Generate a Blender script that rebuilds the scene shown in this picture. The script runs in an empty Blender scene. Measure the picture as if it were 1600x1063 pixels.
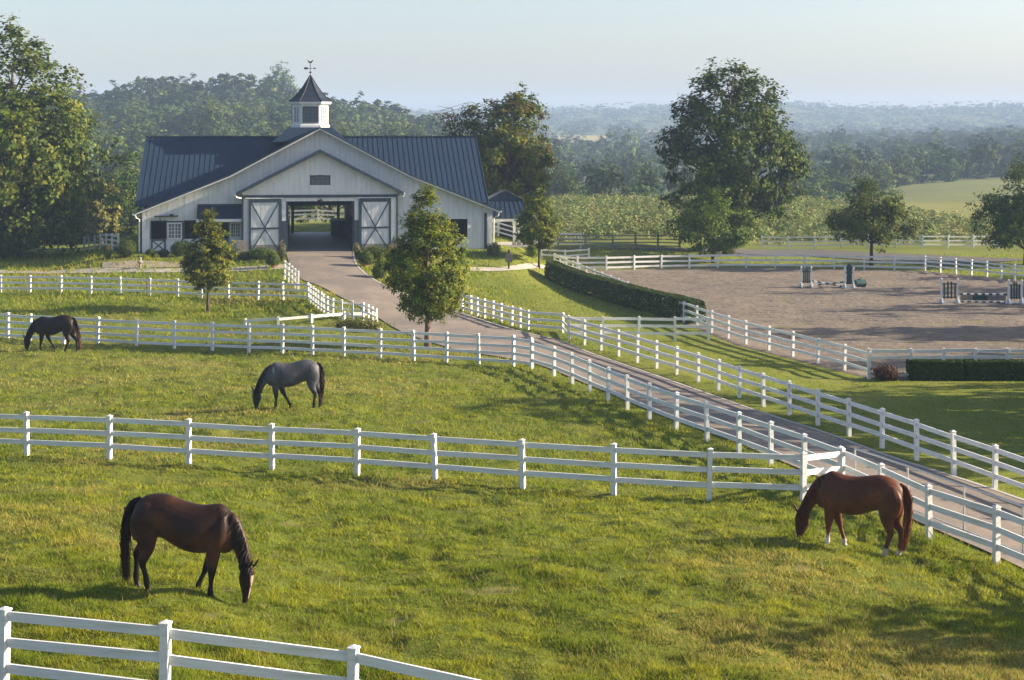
import bpy, bmesh, math, random
import numpy as np
from mathutils import Vector, Matrix, Euler
R = math.radians
sc = bpy.context.scene
C = sc.collection
rng = np.random.default_rng(7)
random.seed(7)

# ------------------------------------------------------------------ camera, sky, sun, exposure
F, HY, CZ = 2400.0, 200.0, 10.0           # focal length in photo pixels, horizon row, eye height
cam = bpy.data.cameras.new('camera')
cam_o = bpy.data.objects.new('camera', cam); C.objects.link(cam_o)
cam.sensor_width = 36.0
cam.lens = 36.0 * F / 1600.0
cam.shift_y = -(531.5 - HY) / 1600.0
cam.clip_start, cam.clip_end = 0.5, 20000.0
cam_o.location = (0, 0, CZ); cam_o.rotation_euler = (R(90), 0, 0)
sc.camera = cam_o

SUN_AZ, SUN_EL = R(4.0), R(22.0)         # azimuth from +X towards +Y
sun_dir = Vector((math.cos(SUN_AZ) * math.cos(SUN_EL), math.sin(SUN_AZ) * math.cos(SUN_EL), math.sin(SUN_EL)))
w = bpy.data.worlds.new('World'); sc.world = w; w.use_nodes = True
nt = w.node_tree; nt.nodes.clear()
sky = nt.nodes.new('ShaderNodeTexSky'); sky.sky_type = 'NISHITA'; sky.sun_disc = False
sky.sun_elevation = SUN_EL; sky.sun_rotation = R(90) - SUN_AZ
sky.altitude = 200; sky.air_density = 1.0; sky.dust_density = 2.4; sky.ozone_density = 1.6
bg = nt.nodes.new('ShaderNodeBackground'); bg.inputs['Strength'].default_value = 0.076
wo = nt.nodes.new('ShaderNodeOutputWorld')
tint = nt.nodes.new('ShaderNodeMix'); tint.data_type = 'RGBA'; tint.blend_type = 'MULTIPLY'; tint.inputs[0].default_value = 1.0; tint.inputs[7].default_value = (1.025, .97, .985, 1)
nt.links.new(sky.outputs[0], tint.inputs[6]); nt.links.new(tint.outputs[2], bg.inputs[0]); nt.links.new(bg.outputs[0], wo.inputs[0])
sl = bpy.data.lights.new('sun', 'SUN'); sl.energy = 5.0; sl.angle = R(0.5); sl.color = (1.0, 0.82, 0.60)
so = bpy.data.objects.new('sun', sl); C.objects.link(so)
so.rotation_euler = sun_dir.to_track_quat('Z', 'Y').to_euler()
so.location = (60, -20, 60)
vs = sc.view_settings
sc.display_settings.display_device = 'sRGB'
vs.view_transform = 'Standard'; vs.look = 'None'; vs.gamma = 1.0; vs.exposure = 1.62
vs.use_curve_mapping = False
sc.render.engine = 'CYCLES'
sc.cycles.use_denoising = True
sc.cycles.max_bounces = 6; sc.cycles.volume_bounces = 0
sc.cycles.diffuse_bounces = 3; sc.cycles.transmission_bounces = 4; sc.cycles.glossy_bounces = 2

# ------------------------------------------------------------------ small helpers
def tag(o, label=None, cat=None, group=None, kind=None):
    if label: o['label'] = label
    if cat: o['category'] = cat
    if group: o['group'] = group
    if kind: o['kind'] = kind
    return o

def empty(name, loc=(0, 0, 0), rz=0.0, parent=None):
    o = bpy.data.objects.new(name, None); C.objects.link(o)
    o.location = loc; o.rotation_euler = (0, 0, rz); o.empty_display_size = 0.3
    if parent: o.parent = parent
    return o

def link(name, me, parent=None, loc=(0, 0, 0), rot=(0, 0, 0), scale=(1, 1, 1)):
    o = bpy.data.objects.new(name, me); C.objects.link(o)
    o.location = loc; o.rotation_euler = rot; o.scale = scale
    if parent: o.parent = parent
    return o

def mesh_np(name, v, f, mats=(), col=None, smooth=False, midx=None):
    v = np.asarray(v, np.float32); f = np.asarray(f, np.int32)
    me = bpy.data.meshes.new(name)
    n, k = f.shape
    me.vertices.add(len(v)); me.vertices.foreach_set('co', v.ravel())
    me.loops.add(n * k); me.loops.foreach_set('vertex_index', f.ravel())
    me.polygons.add(n)
    me.polygons.foreach_set('loop_start', np.arange(0, n * k, k, dtype=np.int32))
    me.polygons.foreach_set('loop_total', np.full(n, k, np.int32))
    if midx is not None: me.polygons.foreach_set('material_index', np.asarray(midx, np.int32))
    if smooth: me.polygons.foreach_set('use_smooth', np.ones(n, bool))
    for m in mats: me.materials.append(m)
    if col is not None:
        a = me.color_attributes.new('Col', 'FLOAT_COLOR', 'POINT')
        c4 = np.ones((len(v), 4), np.float32); c4[:, :3] = col
        a.data.foreach_set('color', c4.ravel())
    me.update(calc_edges=True)
    return me

class MB:
    """collects simple solids; build() links them as one mesh object"""
    def __init__(s): s.v = []; s.f = []
    def quadsolid(s, p):                      # 8 points: bottom ring 0-3, top ring 4-7
        b = len(s.v); s.v += [tuple(q) for q in p]
        s.f += [tuple(b + i for i in q) for q in ((3, 2, 1, 0), (4, 5, 6, 7), (0, 1, 5, 4), (1, 2, 6, 5), (2, 3, 7, 6), (3, 0, 4, 7))]
        return s
    def box(s, x0, x1, y0, y1, z0, z1):
        return s.quadsolid([(x0, y0, z0), (x1, y0, z0), (x1, y1, z0), (x0, y1, z0), (x0, y0, z1), (x1, y0, z1), (x1, y1, z1), (x0, y1, z1)])
    def bar(s, a, b, wd, th, up=(0, 0, 1)):    # rectangular bar from a to b; wd across, th along up
        a = Vector(a); b = Vector(b); d = (b - a).normalized(); u = Vector(up)
        sd = d.cross(u)
        if sd.length < 1e-4: sd = Vector((1, 0, 0))
        sd.normalize(); u = sd.cross(d).normalized()
        sd = sd * wd / 2; u = u * th / 2
        return s.quadsolid([a - sd - u, a + sd - u, b + sd - u, b - sd - u, a - sd + u, a + sd + u, b + sd + u, b - sd + u])
    def tube(s, pts, rad, n=8, cap=True):
        pts = [Vector(p) for p in pts]
        if not hasattr(rad, '__len__'): rad = [rad] * len(pts)
        b0 = len(s.v); prev = None
        for i, p in enumerate(pts):
            d = (pts[min(i + 1, len(pts) - 1)] - pts[max(i - 1, 0)]).normalized()
            ref = Vector((0, 0, 1)) if abs(d.z) < 0.95 else Vector((1, 0, 0))
            if prev is None: x = d.cross(ref).normalized()
            else: x = (prev - d * prev.dot(d)).normalized()
            prev = x; y = d.cross(x)
            for k in range(n):
                a = 2 * math.pi * k / n
                s.v.append(tuple(p + (x * math.cos(a) + y * math.sin(a)) * rad[i]))
        for i in range(len(pts) - 1):
            for k in range(n):
                a = b0 + i * n + k; c = b0 + i * n + (k + 1) % n
                s.f.append((a, c, c + n, a + n))
        if cap:
            s.f.append(tuple(b0 + k for k in range(n))[::-1]); e = b0 + (len(pts) - 1) * n
            s.f.append(tuple(e + k for k in range(n)))
        return s
    def prism(s, poly, d0, d1, plane='xz'):    # polygon in xz extruded along y from d0 to d1
        b = len(s.v); n = len(poly)
        for d in (d0, d1):
            for (p, q) in poly: s.v.append((p, d, q) if plane == 'xz' else ((d, p, q) if plane == 'yz' else (p, q, d)))
        s.f.append(tuple(b + i for i in range(n))); s.f.append(tuple(b + n + i for i in range(n))[::-1])
        for i in range(n):
            j = (i + 1) % n
            s.f.append((b + j, b + i, b + n + i, b + n + j))
        return s
    def lathe(s, prof, n=12, c=(0, 0, 0)):
        b = len(s.v)
        for (r, z) in prof:
            for k in range(n):
                a = 2 * math.pi * k / n
                s.v.append((c[0] + r * math.cos(a), c[1] + r * math.sin(a), c[2] + z))
        for i in range(len(prof) - 1):
            for k in range(n):
                a = b + i * n + k; d = b + i * n + (k + 1) % n
                s.f.append((a, d, d + n, a + n))
        s.f.append(tuple(b + k for k in range(n))[::-1]); e = b + (len(prof) - 1) * n
        s.f.append(tuple(e + k for k in range(n)))
        return s
    def mesh(s, name, mat, smooth=False):
        me = bpy.data.meshes.new(name); me.from_pydata(s.v, [], s.f); me.update()
        bm = bmesh.new(); bm.from_mesh(me); bmesh.ops.recalc_face_normals(bm, faces=bm.faces); bm.to_mesh(me); bm.free()
        if mat: me.materials.append(mat)
        if smooth: me.polygons.foreach_set('use_smooth', [True] * len(me.polygons))
        return me
    def build(s, name, mat, parent=None, smooth=False, **k):
        return link(name, s.mesh(name, mat, smooth), parent, **k)

# value noise on arrays
def _hash(ix, iy, seed):
    h = (ix.astype(np.int64) * 374761393 + iy.astype(np.int64) * 668265263 + seed * 1442695041) & 0xFFFFFFFF
    h = ((h ^ (h >> 13)) * 1274126177) & 0xFFFFFFFF
    h = h ^ (h >> 16)
    return (h & 0xFFFF) / 65535.0
def noise2(x, y, seed=0):
    xi = np.floor(x); yi = np.floor(y); fx = x - xi; fy = y - yi
    fx = fx * fx * (3 - 2 * fx); fy = fy * fy * (3 - 2 * fy)
    a = _hash(xi, yi, seed); b = _hash(xi + 1, yi, seed); c = _hash(xi, yi + 1, seed); d = _hash(xi + 1, yi + 1, seed)
    return (a * (1 - fx) + b * fx) * (1 - fy) + (c * (1 - fx) + d * fx) * fy
def fbm(x, y, seed=0, o=3):
    s = 0; a = 1; t = 0
    for i in range(o):
        s = s + a * noise2(x * 2 ** i, y * 2 ** i, seed + i * 17); t += a; a *= .5
    return s / t
def sstep(a, b, x):
    t = np.clip((x - a) / (b - a), 0, 1); return t * t * (3 - 2 * t)

# ------------------------------------------------------------------ materials
def mat_new(name):
    m = bpy.data.materials.new(name); m.use_nodes = True
    t = m.node_tree; b = t.nodes['Principled BSDF']
    return m, t, b
def N(t, typ, **k):
    n = t.nodes.new(typ)
    for a, v in k.items():
        if a.startswith('_'): n.inputs[a[1:].replace('_', ' ')].default_value = v
        else: setattr(n, a, v)
    return n
def mixcol(t, fac, a, b):
    n = t.nodes.new('ShaderNodeMix'); n.data_type = 'RGBA'
    for sock, val in ((n.inputs[0], fac), (n.inputs[6], a), (n.inputs[7], b)):
        if hasattr(val, 'is_output'): t.links.new(val, sock)
        elif hasattr(val, '__len__'): sock.default_value = (*val[:3], 1)
        else: sock.default_value = val
    return n.outputs[2]
def ramp(t, src, stops):
    n = t.nodes.new('ShaderNodeValToRGB'); t.links.new(src, n.inputs[0])
    el = n.color_ramp.elements
    while len(el) < len(stops): el.new(.5)
    for e, (p, c) in zip(el, stops):
        e.position = p; e.color = (c, c, c, 1) if not hasattr(c, '__len__') else (*c, 1)
    return n.outputs[0]
def noise_node(t, scale, detail=4, rough=.6, vec=None, coords='Object', stretch=None):
    tc = t.nodes.new('ShaderNodeTexCoord'); src = tc.outputs[coords]
    if stretch:
        mp = t.nodes.new('ShaderNodeMapping'); mp.inputs['Scale'].default_value = stretch
        t.links.new(src, mp.inputs[0]); src = mp.outputs[0]
    n = N(t, 'ShaderNodeTexNoise', _Scale=scale, _Detail=detail, _Roughness=rough)
    t.links.new(src, n.inputs['Vector'])
    return n.outputs['Fac']
def bump(t, b, h, strength=.3, dist=.02):
    n = N(t, 'ShaderNodeBump', _Strength=strength, _Distance=dist)
    t.links.new(h, n.inputs['Height']); t.links.new(n.outputs[0], b.inputs['Normal'])
def simple(name, col, rough=.6, var=.15, scale=6.0, stretch=None, bmp=0.0, col2=None, metal=0.0, lo=.35, hi=.75, spec=.3):
    m, t, b = mat_new(name)
    nf = noise_node(t, scale, 5, .62, stretch=stretch)
    k = ramp(t, nf, [(lo, 0.0), (hi, 1.0)])
    c2 = col2 if col2 else tuple(c * (1 - var) for c in col)
    t.links.new(mixcol(t, k, col, c2), b.inputs['Base Color'])
    b.inputs['Roughness'].default_value = rough; b.inputs['Metallic'].default_value = metal
    b.inputs['Specular IOR Level'].default_value = spec
    if bmp: bump(t, b, nf, bmp, .02)
    return m
def leafmat(name, trans=.3, rough=.55, vr=(.85, 1.15)):
    m, t, b = mat_new(name)
    a = N(t, 'ShaderNodeAttribute', attribute_name='Col')
    oi = t.nodes.new('ShaderNodeObjectInfo')
    hs = t.nodes.new('ShaderNodeHueSaturation')
    mr = N(t, 'ShaderNodeMapRange'); mr.inputs[3].default_value = vr[0]; mr.inputs[4].default_value = vr[1]
    t.links.new(oi.outputs['Random'], mr.inputs[0]); t.links.new(mr.outputs[0], hs.inputs['Value'])
    mr2 = N(t, 'ShaderNodeMapRange'); mr2.inputs[3].default_value = .478; mr2.inputs[4].default_value = .518
    mu = N(t, 'ShaderNodeMath', operation='FRACT'); mm = N(t, 'ShaderNodeMath', operation='MULTIPLY'); mm.inputs[1].default_value = 7.13
    t.links.new(oi.outputs['Random'], mm.inputs[0]); t.links.new(mm.outputs[0], mu.inputs[0]); t.links.new(mu.outputs[0], mr2.inputs[0])
    t.links.new(mr2.outputs[0], hs.inputs['Hue'])
    t.links.new(a.outputs['Color'], hs.inputs['Color'])
    b.inputs['Roughness'].default_value = rough; b.inputs['Specular IOR Level'].default_value = .08
    t.links.new(hs.outputs[0], b.inputs['Base Color'])
    tr = t.nodes.new('ShaderNodeBsdfTranslucent'); t.links.new(hs.outputs[0], tr.inputs[0])
    mx = t.nodes.new('ShaderNodeMixShader'); mx.inputs[0].default_value = trans
    t.links.new(b.outputs[0], mx.inputs[1]); t.links.new(tr.outputs[0], mx.inputs[2])
    t.links.new(mx.outputs[0], t.nodes['Material Output'].inputs[0])
    return m
def vcolmat(name, rough=.5, spec=.3, nz=0.0, scale=30, sheen=0):
    m, t, b = mat_new(name)
    a = N(t, 'ShaderNodeAttribute', attribute_name='Col')
    nf = noise_node(t, scale, 3, .6)
    k = ramp(t, nf, [(.3, 1 - nz), (.7, 1 + nz)])
    mul = t.nodes.new('ShaderNodeMix'); mul.data_type = 'RGBA'; mul.blend_type = 'MULTIPLY'; mul.inputs[0].default_value = 1
    t.links.new(a.outputs['Color'], mul.inputs[6]); t.links.new(k, mul.inputs[7])
    t.links.new(mul.outputs[2], b.inputs['Base Color'])
    b.inputs['Roughness'].default_value = rough; b.inputs['Specular IOR Level'].default_value = spec
    return m

M = {}
M['paint'] = simple('white_fence_paint', (.68, .69, .70), .5, scale=3.0, col2=(.44, .47, .39), stretch=(.7, 1, 3.5), lo=.46, hi=.80)
M['siding'] = simple('white_siding', (.60, .63, .66), .6, scale=1.3, col2=(.46, .48, .48), stretch=(3, 3, .35), lo=.45, hi=.8)
M['trimwhite'] = simple('white_trim', (.70, .71, .72), .5, scale=2, col2=(.58, .59, .59))
M['navy'] = simple('slate_blue_trim', (.035, .060, .085), .5, scale=3, col2=(.025, .045, .065))
M['roof'] = simple('blue_metal_roof', (.017, .036, .068), .6, scale=.55, col2=(.012, .026, .050), stretch=(6, .5, 1), spec=.15)
M['cuproof'] = simple('dark_cupola_metal', (.011, .021, .038), .5, scale=4, col2=(.018, .024, .034))
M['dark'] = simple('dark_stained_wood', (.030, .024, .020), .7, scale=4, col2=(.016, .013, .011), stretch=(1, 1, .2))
M['inwood'] = simple('aisle_boards', (.36, .32, .28), .7, scale=4, col2=(.24, .20, .17), stretch=(3, 3, .3))
M['iron'] = simple('black_iron', (.02, .02, .022), .45, scale=8)
M['concrete'] = simple('aisle_concrete', (.45, .44, .43), .6, scale=1.5, col2=(.35, .34, .33))
M['stone'] = simple('stone_base', (.30, .26, .23), .85, scale=5, col2=(.20, .18, .17), bmp=.5)
M['bark'] = simple('bark', (.085, .062, .045), .9, scale=9, col2=(.040, .030, .022), stretch=(1, 1, .15), bmp=.8)
M['barkpale'] = simple('pale_bark', (.17, .12, .085), .85, scale=9, col2=(.10, .075, .055), stretch=(1, 1, .15), bmp=.5)
M['leaf'] = leafmat('leaves', .28)
M['farleaf'] = leafmat('far_leaves', .15, .8, (.6, 1.5))
M['grass'] = leafmat('grass_blades', .5, .6)
M['horse'] = vcolmat('horse_coat', .48, .16, .18, 9)
M['hair'] = vcolmat('horse_hair', .5, .12, .2, 40)
M['eye'] = simple('dark_eye', (.008, .006, .005), .1, scale=3)
M['graywood'] = simple('weathered_wood', (.20, .19, .175), .8, scale=5, col2=(.12, .11, .10), stretch=(1, 1, .3))
M['jumpgreen'] = simple('dark_green_paint', (.012, .055, .050), .5, scale=4)
M['pot'] = simple('terracotta', (.30, .13, .07), .8, scale=6)
M['pipe'] = simple('grey_steel_pipe', (.36, .38, .40), .45, scale=6, metal=.3)
M['redmat'] = simple('red_brick_pad', (.25, .09, .07), .8, scale=6)
m, t, b = mat_new('window_glass')
b.inputs['Base Color'].default_value = (.10, .12, .14, 1); b.inputs['Roughness'].default_value = .08
k = noise_node(t, 1.5); bump(t, b, k, .08, .02); M['glass'] = m

# ------------------------------------------------------------------ the lie of the land
def cpH(px, py, H): D = F * H / (py - HY); return ((px - 800) / F * D, D, CZ - H)
def cpD(px, py, D): return ((px - 800) / F * D, D, CZ - (py - HY) * D / F)
ctrl = [(-12, 2.5, 2.0), (12, 2.5, 2.0), (-8, 14, 1.75), (0, 14, 1.7), (8, 14, 1.5),
  cpH(-200, 1085, 8.7), cpH(500, 1085, 8.6), cpH(1000, 1063, 8.75), cpH(1800, 1063, 9.1),
  cpH(290, 922, 8.45), cpH(900, 920, 8.9), cpH(1330, 857, 9.35), cpH(-100, 900, 8.6),
  cpH(42, 712, 9.95), cpH(425, 733, 9.85), cpH(680, 752, 9.75), cpH(1108, 781, 9.65), cpH(1255, 785, 9.7), cpH(-200, 705, 10.0),
  cpH(1537, 874, 9.75), cpH(1460, 848, 9.8), cpH(1720, 940, 9.7),
  cpH(450, 637, 10.0), cpH(80, 549, 10.8), cpH(830, 573, 10.95), cpH(213, 542, 10.9), cpH(640, 562, 10.9), cpH(-150, 545, 10.8),
  cpH(1003, 651, 10.55), cpH(800, 640, 10.4),
  cpH(889, 531, 11.4), cpH(1100, 601, 11.1), cpH(1260, 659, 10.8), cpH(1574, 773, 10.4), cpH(1800, 850, 10.2),
  cpH(1500, 660, 11.1), cpH(1750, 660, 11.2), cpH(1700, 600, 11.45),
  cpH(325, 489, 10.9), cpH(95, 457, 10.35), cpH(-150, 457, 10.3), cpH(400, 468, 10.45), cpH(482, 471, 10.3), cpH(60, 485, 10.8),
  cpH(589, 513, 11.1), cpH(668, 545, 11.1), cpH(560, 440, 9.95), cpH(500, 405, 9.25), cpH(250, 410, 9.5), cpH(700, 420, 9.8),
  cpH(740, 405, 9.55), cpH(800, 402, 9.65), cpH(843, 419, 10.25), cpH(770, 445, 10.7), cpH(825, 515, 11.35), cpH(850, 460, 11.0),
  cpH(100, 397, 10.6), cpH(-100, 400, 10.6), cpH(50, 420, 10.2), cpH(30, 386, 10.4),
  (-16, 150, .6), (-30, 150, -.2), (10, 150, -.6), (-60, 150, -.6), (60, 150, -1.3), (35, 140, -1.3), (20, 136, -1.3),
  (70, 80, -1.5), (70, 110, -1.5),
  cpD(900, 376, 156), cpD(1200, 376, 156), cpD(1530, 376, 156), cpD(600, 376, 160), cpD(100, 376, 165), cpD(300, 376, 165), cpD(1800, 376, 156),
  cpD(870, 312, 236), cpD(1200, 312, 236), cpD(1500, 316, 250), cpD(1800, 310, 250), cpD(500, 330, 236), cpD(100, 330, 236),
  cpD(870, 332, 300), cpD(1100, 332, 300), cpD(1480, 303, 330), cpD(1750, 300, 330), cpD(1300, 318, 330),
  cpD(100, 308, 330), cpD(400, 308, 330), cpD(640, 312, 330), cpD(-100, 308, 330),
  cpD(100, 275, 400), cpD(300, 258, 400), cpD(500, 265, 400), cpD(640, 282, 400), cpD(1000, 318, 420), cpD(1500, 284, 420), cpD(1250, 300, 420), cpD(1800, 280, 420),
  cpD(100, 225, 500), cpD(300, 207, 500), cpD(500, 224, 500), cpD(640, 252, 500), cpD(-100, 225, 500),
  cpD(-100, 196, 600), cpD(100, 193, 600), cpD(200, 176, 600), cpD(300, 169, 600), cpD(400, 168, 600), cpD(540, 198, 600), cpD(640, 224, 600), cpD(760, 250, 600),
  cpD(900, 275, 600), cpD(1200, 275, 600), cpD(1500, 262, 600), cpD(1800, 255, 600),
  cpD(100, 215, 800), cpD(300, 200, 800), cpD(500, 215, 800), cpD(760, 235, 800),
  cpD(900, 247, 900), cpD(1300, 243, 900), cpD(1550, 228, 900), cpD(1800, 225, 900), cpD(100, 225, 1000), cpD(500, 225, 1000),
  cpD(900, 214, 1300), cpD(1300, 226, 1300), cpD(1600, 218, 1300), cpD(300, 222, 1300),
  cpD(0, 205, 1700), cpD(600, 205, 1700), cpD(900, 203, 1700), cpD(1300, 208, 1700), cpD(1700, 204, 1700),
  cpD(-200, 180, 2200), cpD(0, 180, 2200), cpD(640, 180, 2200), cpD(850, 176, 2200), cpD(1040, 171, 2200), cpD(1240, 167, 2200), cpD(1420, 173, 2200), cpD(1600, 168, 2200), cpD(1850, 170, 2200),
  cpD(0, 190, 3200), cpD(800, 190, 3200), cpD(1600, 190, 3200)]
ctrl = np.array(ctrl)
SU = 3.0
def _uv(x, y):
    D = np.clip(y, 2.5, 3300.0)
    u = np.clip(x / np.maximum(D, 14.0), -.6, .6)
    return u * SU, np.log(np.maximum(D, 12.0))
cu, cv = _uv(ctrl[:, 0], ctrl[:, 1])
def _phi(r2): return np.where(r2 > 1e-12, r2 * np.log(np.maximum(r2, 1e-12)), 0.0)
_n = len(cu)
_A = np.zeros((_n + 3, _n + 3))
_A[:_n, :_n] = _phi((cu[:, None] - cu) ** 2 + (cv[:, None] - cv) ** 2) + np.eye(_n) * 0.004
_A[:_n, _n] = 1; _A[:_n, _n + 1] = cu; _A[:_n, _n + 2] = cv; _A[_n:, :_n] = _A[:_n, _n:].T
_sc = ctrl[:, 2]
_W = np.linalg.solve(_A, np.concatenate([_sc, np.zeros(3)]))
def tps(x, y):
    u, v = _uv(x, y); out = np.empty(u.shape)
    uf, vf, of = u.ravel(), v.ravel(), out.ravel()
    for i in range(0, len(uf), 60000):
        a, bb = uf[i:i + 60000], vf[i:i + 60000]
        of[i:i + 60000] = _phi((a[:, None] - cu) ** 2 + (bb[:, None] - cv) ** 2) @ _W[:_n] + _W[_n] + a * _W[_n + 1] + bb * _W[_n + 2]
    return of.reshape(u.shape)

# riding arena outline (flat, z = -1.5) and barn pad (z = 0.8)
AZ = -1.5
def flat(px, py, z): D = F * (CZ - z) / (py - HY); return ((px - 800) / F * D, D)
ARENA = np.array([flat(1358, 593, AZ), flat(1150, 540.5, AZ), flat(1000, 478, AZ), flat(905, 438, AZ), flat(868, 420.5, AZ), flat(940, 422.5, AZ), flat(1070, 420, AZ), flat(1201, 419, AZ),
                  flat(1445, 424, AZ), flat(1600, 440, AZ), (58, 98), (60, 82), (48, 70.5)])
YAW = R(8); P0 = np.array([-14.375, 115.0]); BZ = 0.8
BX = np.array([math.cos(YAW), math.sin(YAW)]); BY = np.array([-math.sin(YAW), math.cos(YAW)])
def b2w(a, b): return P0 + a * BX + b * BY
BARN = np.array([b2w(-13.6, -2.6), b2w(13.2, -1.0), b2w(13.2, 21), b2w(-13.8, 21)])
def polydist(x, y, P):
    """signed distance to polygon: negative inside"""
    x = np.asarray(x, float); y = np.asarray(y, float)
    d = np.full(x.shape, 1e9); inside = np.zeros(x.shape, bool)
    for i in range(len(P)):
        ax, ay = P[i]; bx_, by_ = P[(i + 1) % len(P)]
        ex, ey = bx_ - ax, by_ - ay
        t = np.clip(((x - ax) * ex + (y - ay) * ey) / (ex * ex + ey * ey), 0, 1)
        d = np.minimum(d, np.hypot(x - ax - t * ex, y - ay - t * ey))
        c = ((ay > y) != (by_ > y)) & (x < ex * (y - ay) / (ey if abs(ey) > 1e-9 else 1e-9) + ax)
        inside ^= c
    return np.where(inside, -d, d)
def G0(x, y):
    x = np.asarray(x, float); y = np.asarray(y, float)
    z = tps(x, y)
    k = 1 - sstep(0.3, 7.0, polydist(x, y, ARENA)); z = z * (1 - k) + AZ * k
    k = 1 - sstep(0.5, 6.0, polydist(x, y, BARN)); z = z * (1 - k) + BZ * k
    return z
_Ds = np.exp(np.linspace(math.log(16), math.log(2600), 2600))
def gp(px, py):
    """where the line of sight through a photo pixel meets the land"""
    x = (px - 800) / F * _Ds; zr = CZ - (py - HY) / F * _Ds
    d = zr - G0(x, _Ds)
    i = np.argmax(d < 0)
    if d[i] >= 0: i = len(_Ds) - 1
    t = d[i - 1] / (d[i - 1] - d[i] + 1e-9) if i > 0 else 0
    D = _Ds[i - 1] + t * (_Ds[i] - _Ds[i - 1]) if i > 0 else _Ds[0]
    X = (px - 800) / F * D
    return np.array([X, D, float(G0(np.array([X]), np.array([D]))[0])])
def ground_pts(xy):
    xy = np.asarray(xy, float); return np.column_stack([xy, G0(xy[:, 0], xy[:, 1])])
def resample(P, step=None, n=None):
    P = np.asarray(P, float); s = np.concatenate([[0], np.cumsum(np.hypot(*(np.diff(P[:, :2], axis=0).T)))])
    if n is None: n = max(2, int(round(s[-1] / step)) + 1)
    q = np.linspace(0, s[-1], n)
    return np.column_stack([np.interp(q, s, P[:, i]) for i in range(2)])
def smooth_poly(P, it=2):
    P = np.asarray(P, float)[:, :2]
    for _ in range(it):
        Q = [P[0]]
        for i in range(len(P) - 1): Q += [P[i] * .75 + P[i + 1] * .25, P[i] * .25 + P[i + 1] * .75]
        Q.append(P[-1]); P = np.array(Q)
    return P

dl = [(447, 393), (449, 408), (466, 437), (496, 446), (531, 465), (552, 475), (591, 497), (613, 512), (660, 532), (720, 550), (790, 560), (850, 573), (905, 597), (960, 619), (1020, 645), (1090, 672), (1150, 693), (1220, 722), (1300, 757), (1400, 802), (1500, 846), (1600, 892), (1720, 950)]
dr = [(553, 393), (553, 412), (572, 431), (594, 444), (613, 454), (650, 467), (700, 482), (750, 500), (820, 522), (876, 533), (918, 552), (976, 572), (1040, 594), (1088, 611), (1205, 652), (1293, 679), (1390, 717), (1500, 750), (1600, 785), (1750, 838)]
DL = smooth_poly([gp(*p) for p in dl]); DR = smooth_poly([gp(*p) for p in dr])
DRIVE = np.vstack([DL, DR[::-1]])

# ------------------------------------------------------------------ ground sheet
def relief(x, y):
    """small hummocks of the grazed turf, faded out on drive, arena, lawn and far land"""
    k = (1 - sstep(75, 110, y)) * sstep(.4, 2.0, polydist(x, y, DRIVE)) * sstep(.5, 3, polydist(x, y, ARENA))
    h = .17 * (fbm(x / 3.4, y / 2.6, 3) - .5) + .12 * (noise2(x / 1.0, y / .8, 5) - .5) + .13 * (noise2(x / .42, y / .36, 6) - .5)
    lawn = sstep(2, 8, x - np.interp(y, [35, 80, 120], [13, 2, -4]))
    return h * k * (1 - .75 * lawn)
def G(x, y): return G0(x, y) + relief(np.asarray(x, float), np.asarray(y, float))
ys = np.concatenate([np.exp(np.linspace(math.log(2.0), math.log(19), 14))[:-1], np.exp(np.arange(math.log(19), math.log(80), .0046)), np.exp(np.arange(math.log(80), math.log(3250), .0115))])
us = np.linspace(-.37, .37, 300); ext = np.array([.12, .3, .6, 1.0])
Y = np.repeat(ys[:, None], 300 + 8, 1)
X = np.concatenate([-(.37 * ys[:, None] + ext[::-1] * 110), ys[:, None] * us, .37 * ys[:, None] + ext * 110], 1)
Z = G(X, Y)
nr, nc = X.shape
idx = np.arange(nr * nc).reshape(nr, nc)
quads = np.stack([idx[:-1, :-1], idx[:-1, 1:], idx[1:, 1:], idx[1:, :-1]], -1).reshape(-1, 4)

m, t, b = mat_new('pasture_ground')
n1 = noise_node(t, .16, 4, .6, coords='Object'); n2 = noise_node(t, 1.3, 5, .65, coords='Object'); n3 = noise_node(t, .02, 3, .5)
ga = mixcol(t, ramp(t, n2, [(.3, 0.), (.7, 1.)]), (.070, .100, .012), (.160, .165, .026))
gb = mixcol(t, ramp(t, n1, [(.5, 0.), (.78, 1.)]), ga, (.22, .18, .065))
at = N(t, 'ShaderNodeAttribute', attribute_name='Col')
gm = mixcol(t, ramp(t, n3, [(.4, .25), (.6, .6)]), at.outputs['Color'], gb)
sx = t.nodes.new('ShaderNodeSeparateXYZ'); geo = t.nodes.new('ShaderNodeTexCoord'); t.links.new(geo.outputs['Object'], sx.inputs[0])
t.links.new(mixcol(t, .6, gb, at.outputs['Color']), b.inputs['Base Color'])
b.inputs['Roughness'].default_value = .95; b.inputs['Specular IOR Level'].default_value = .1
bump(t, b, n2, .6, .08)
M['ground'] = m
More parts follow.
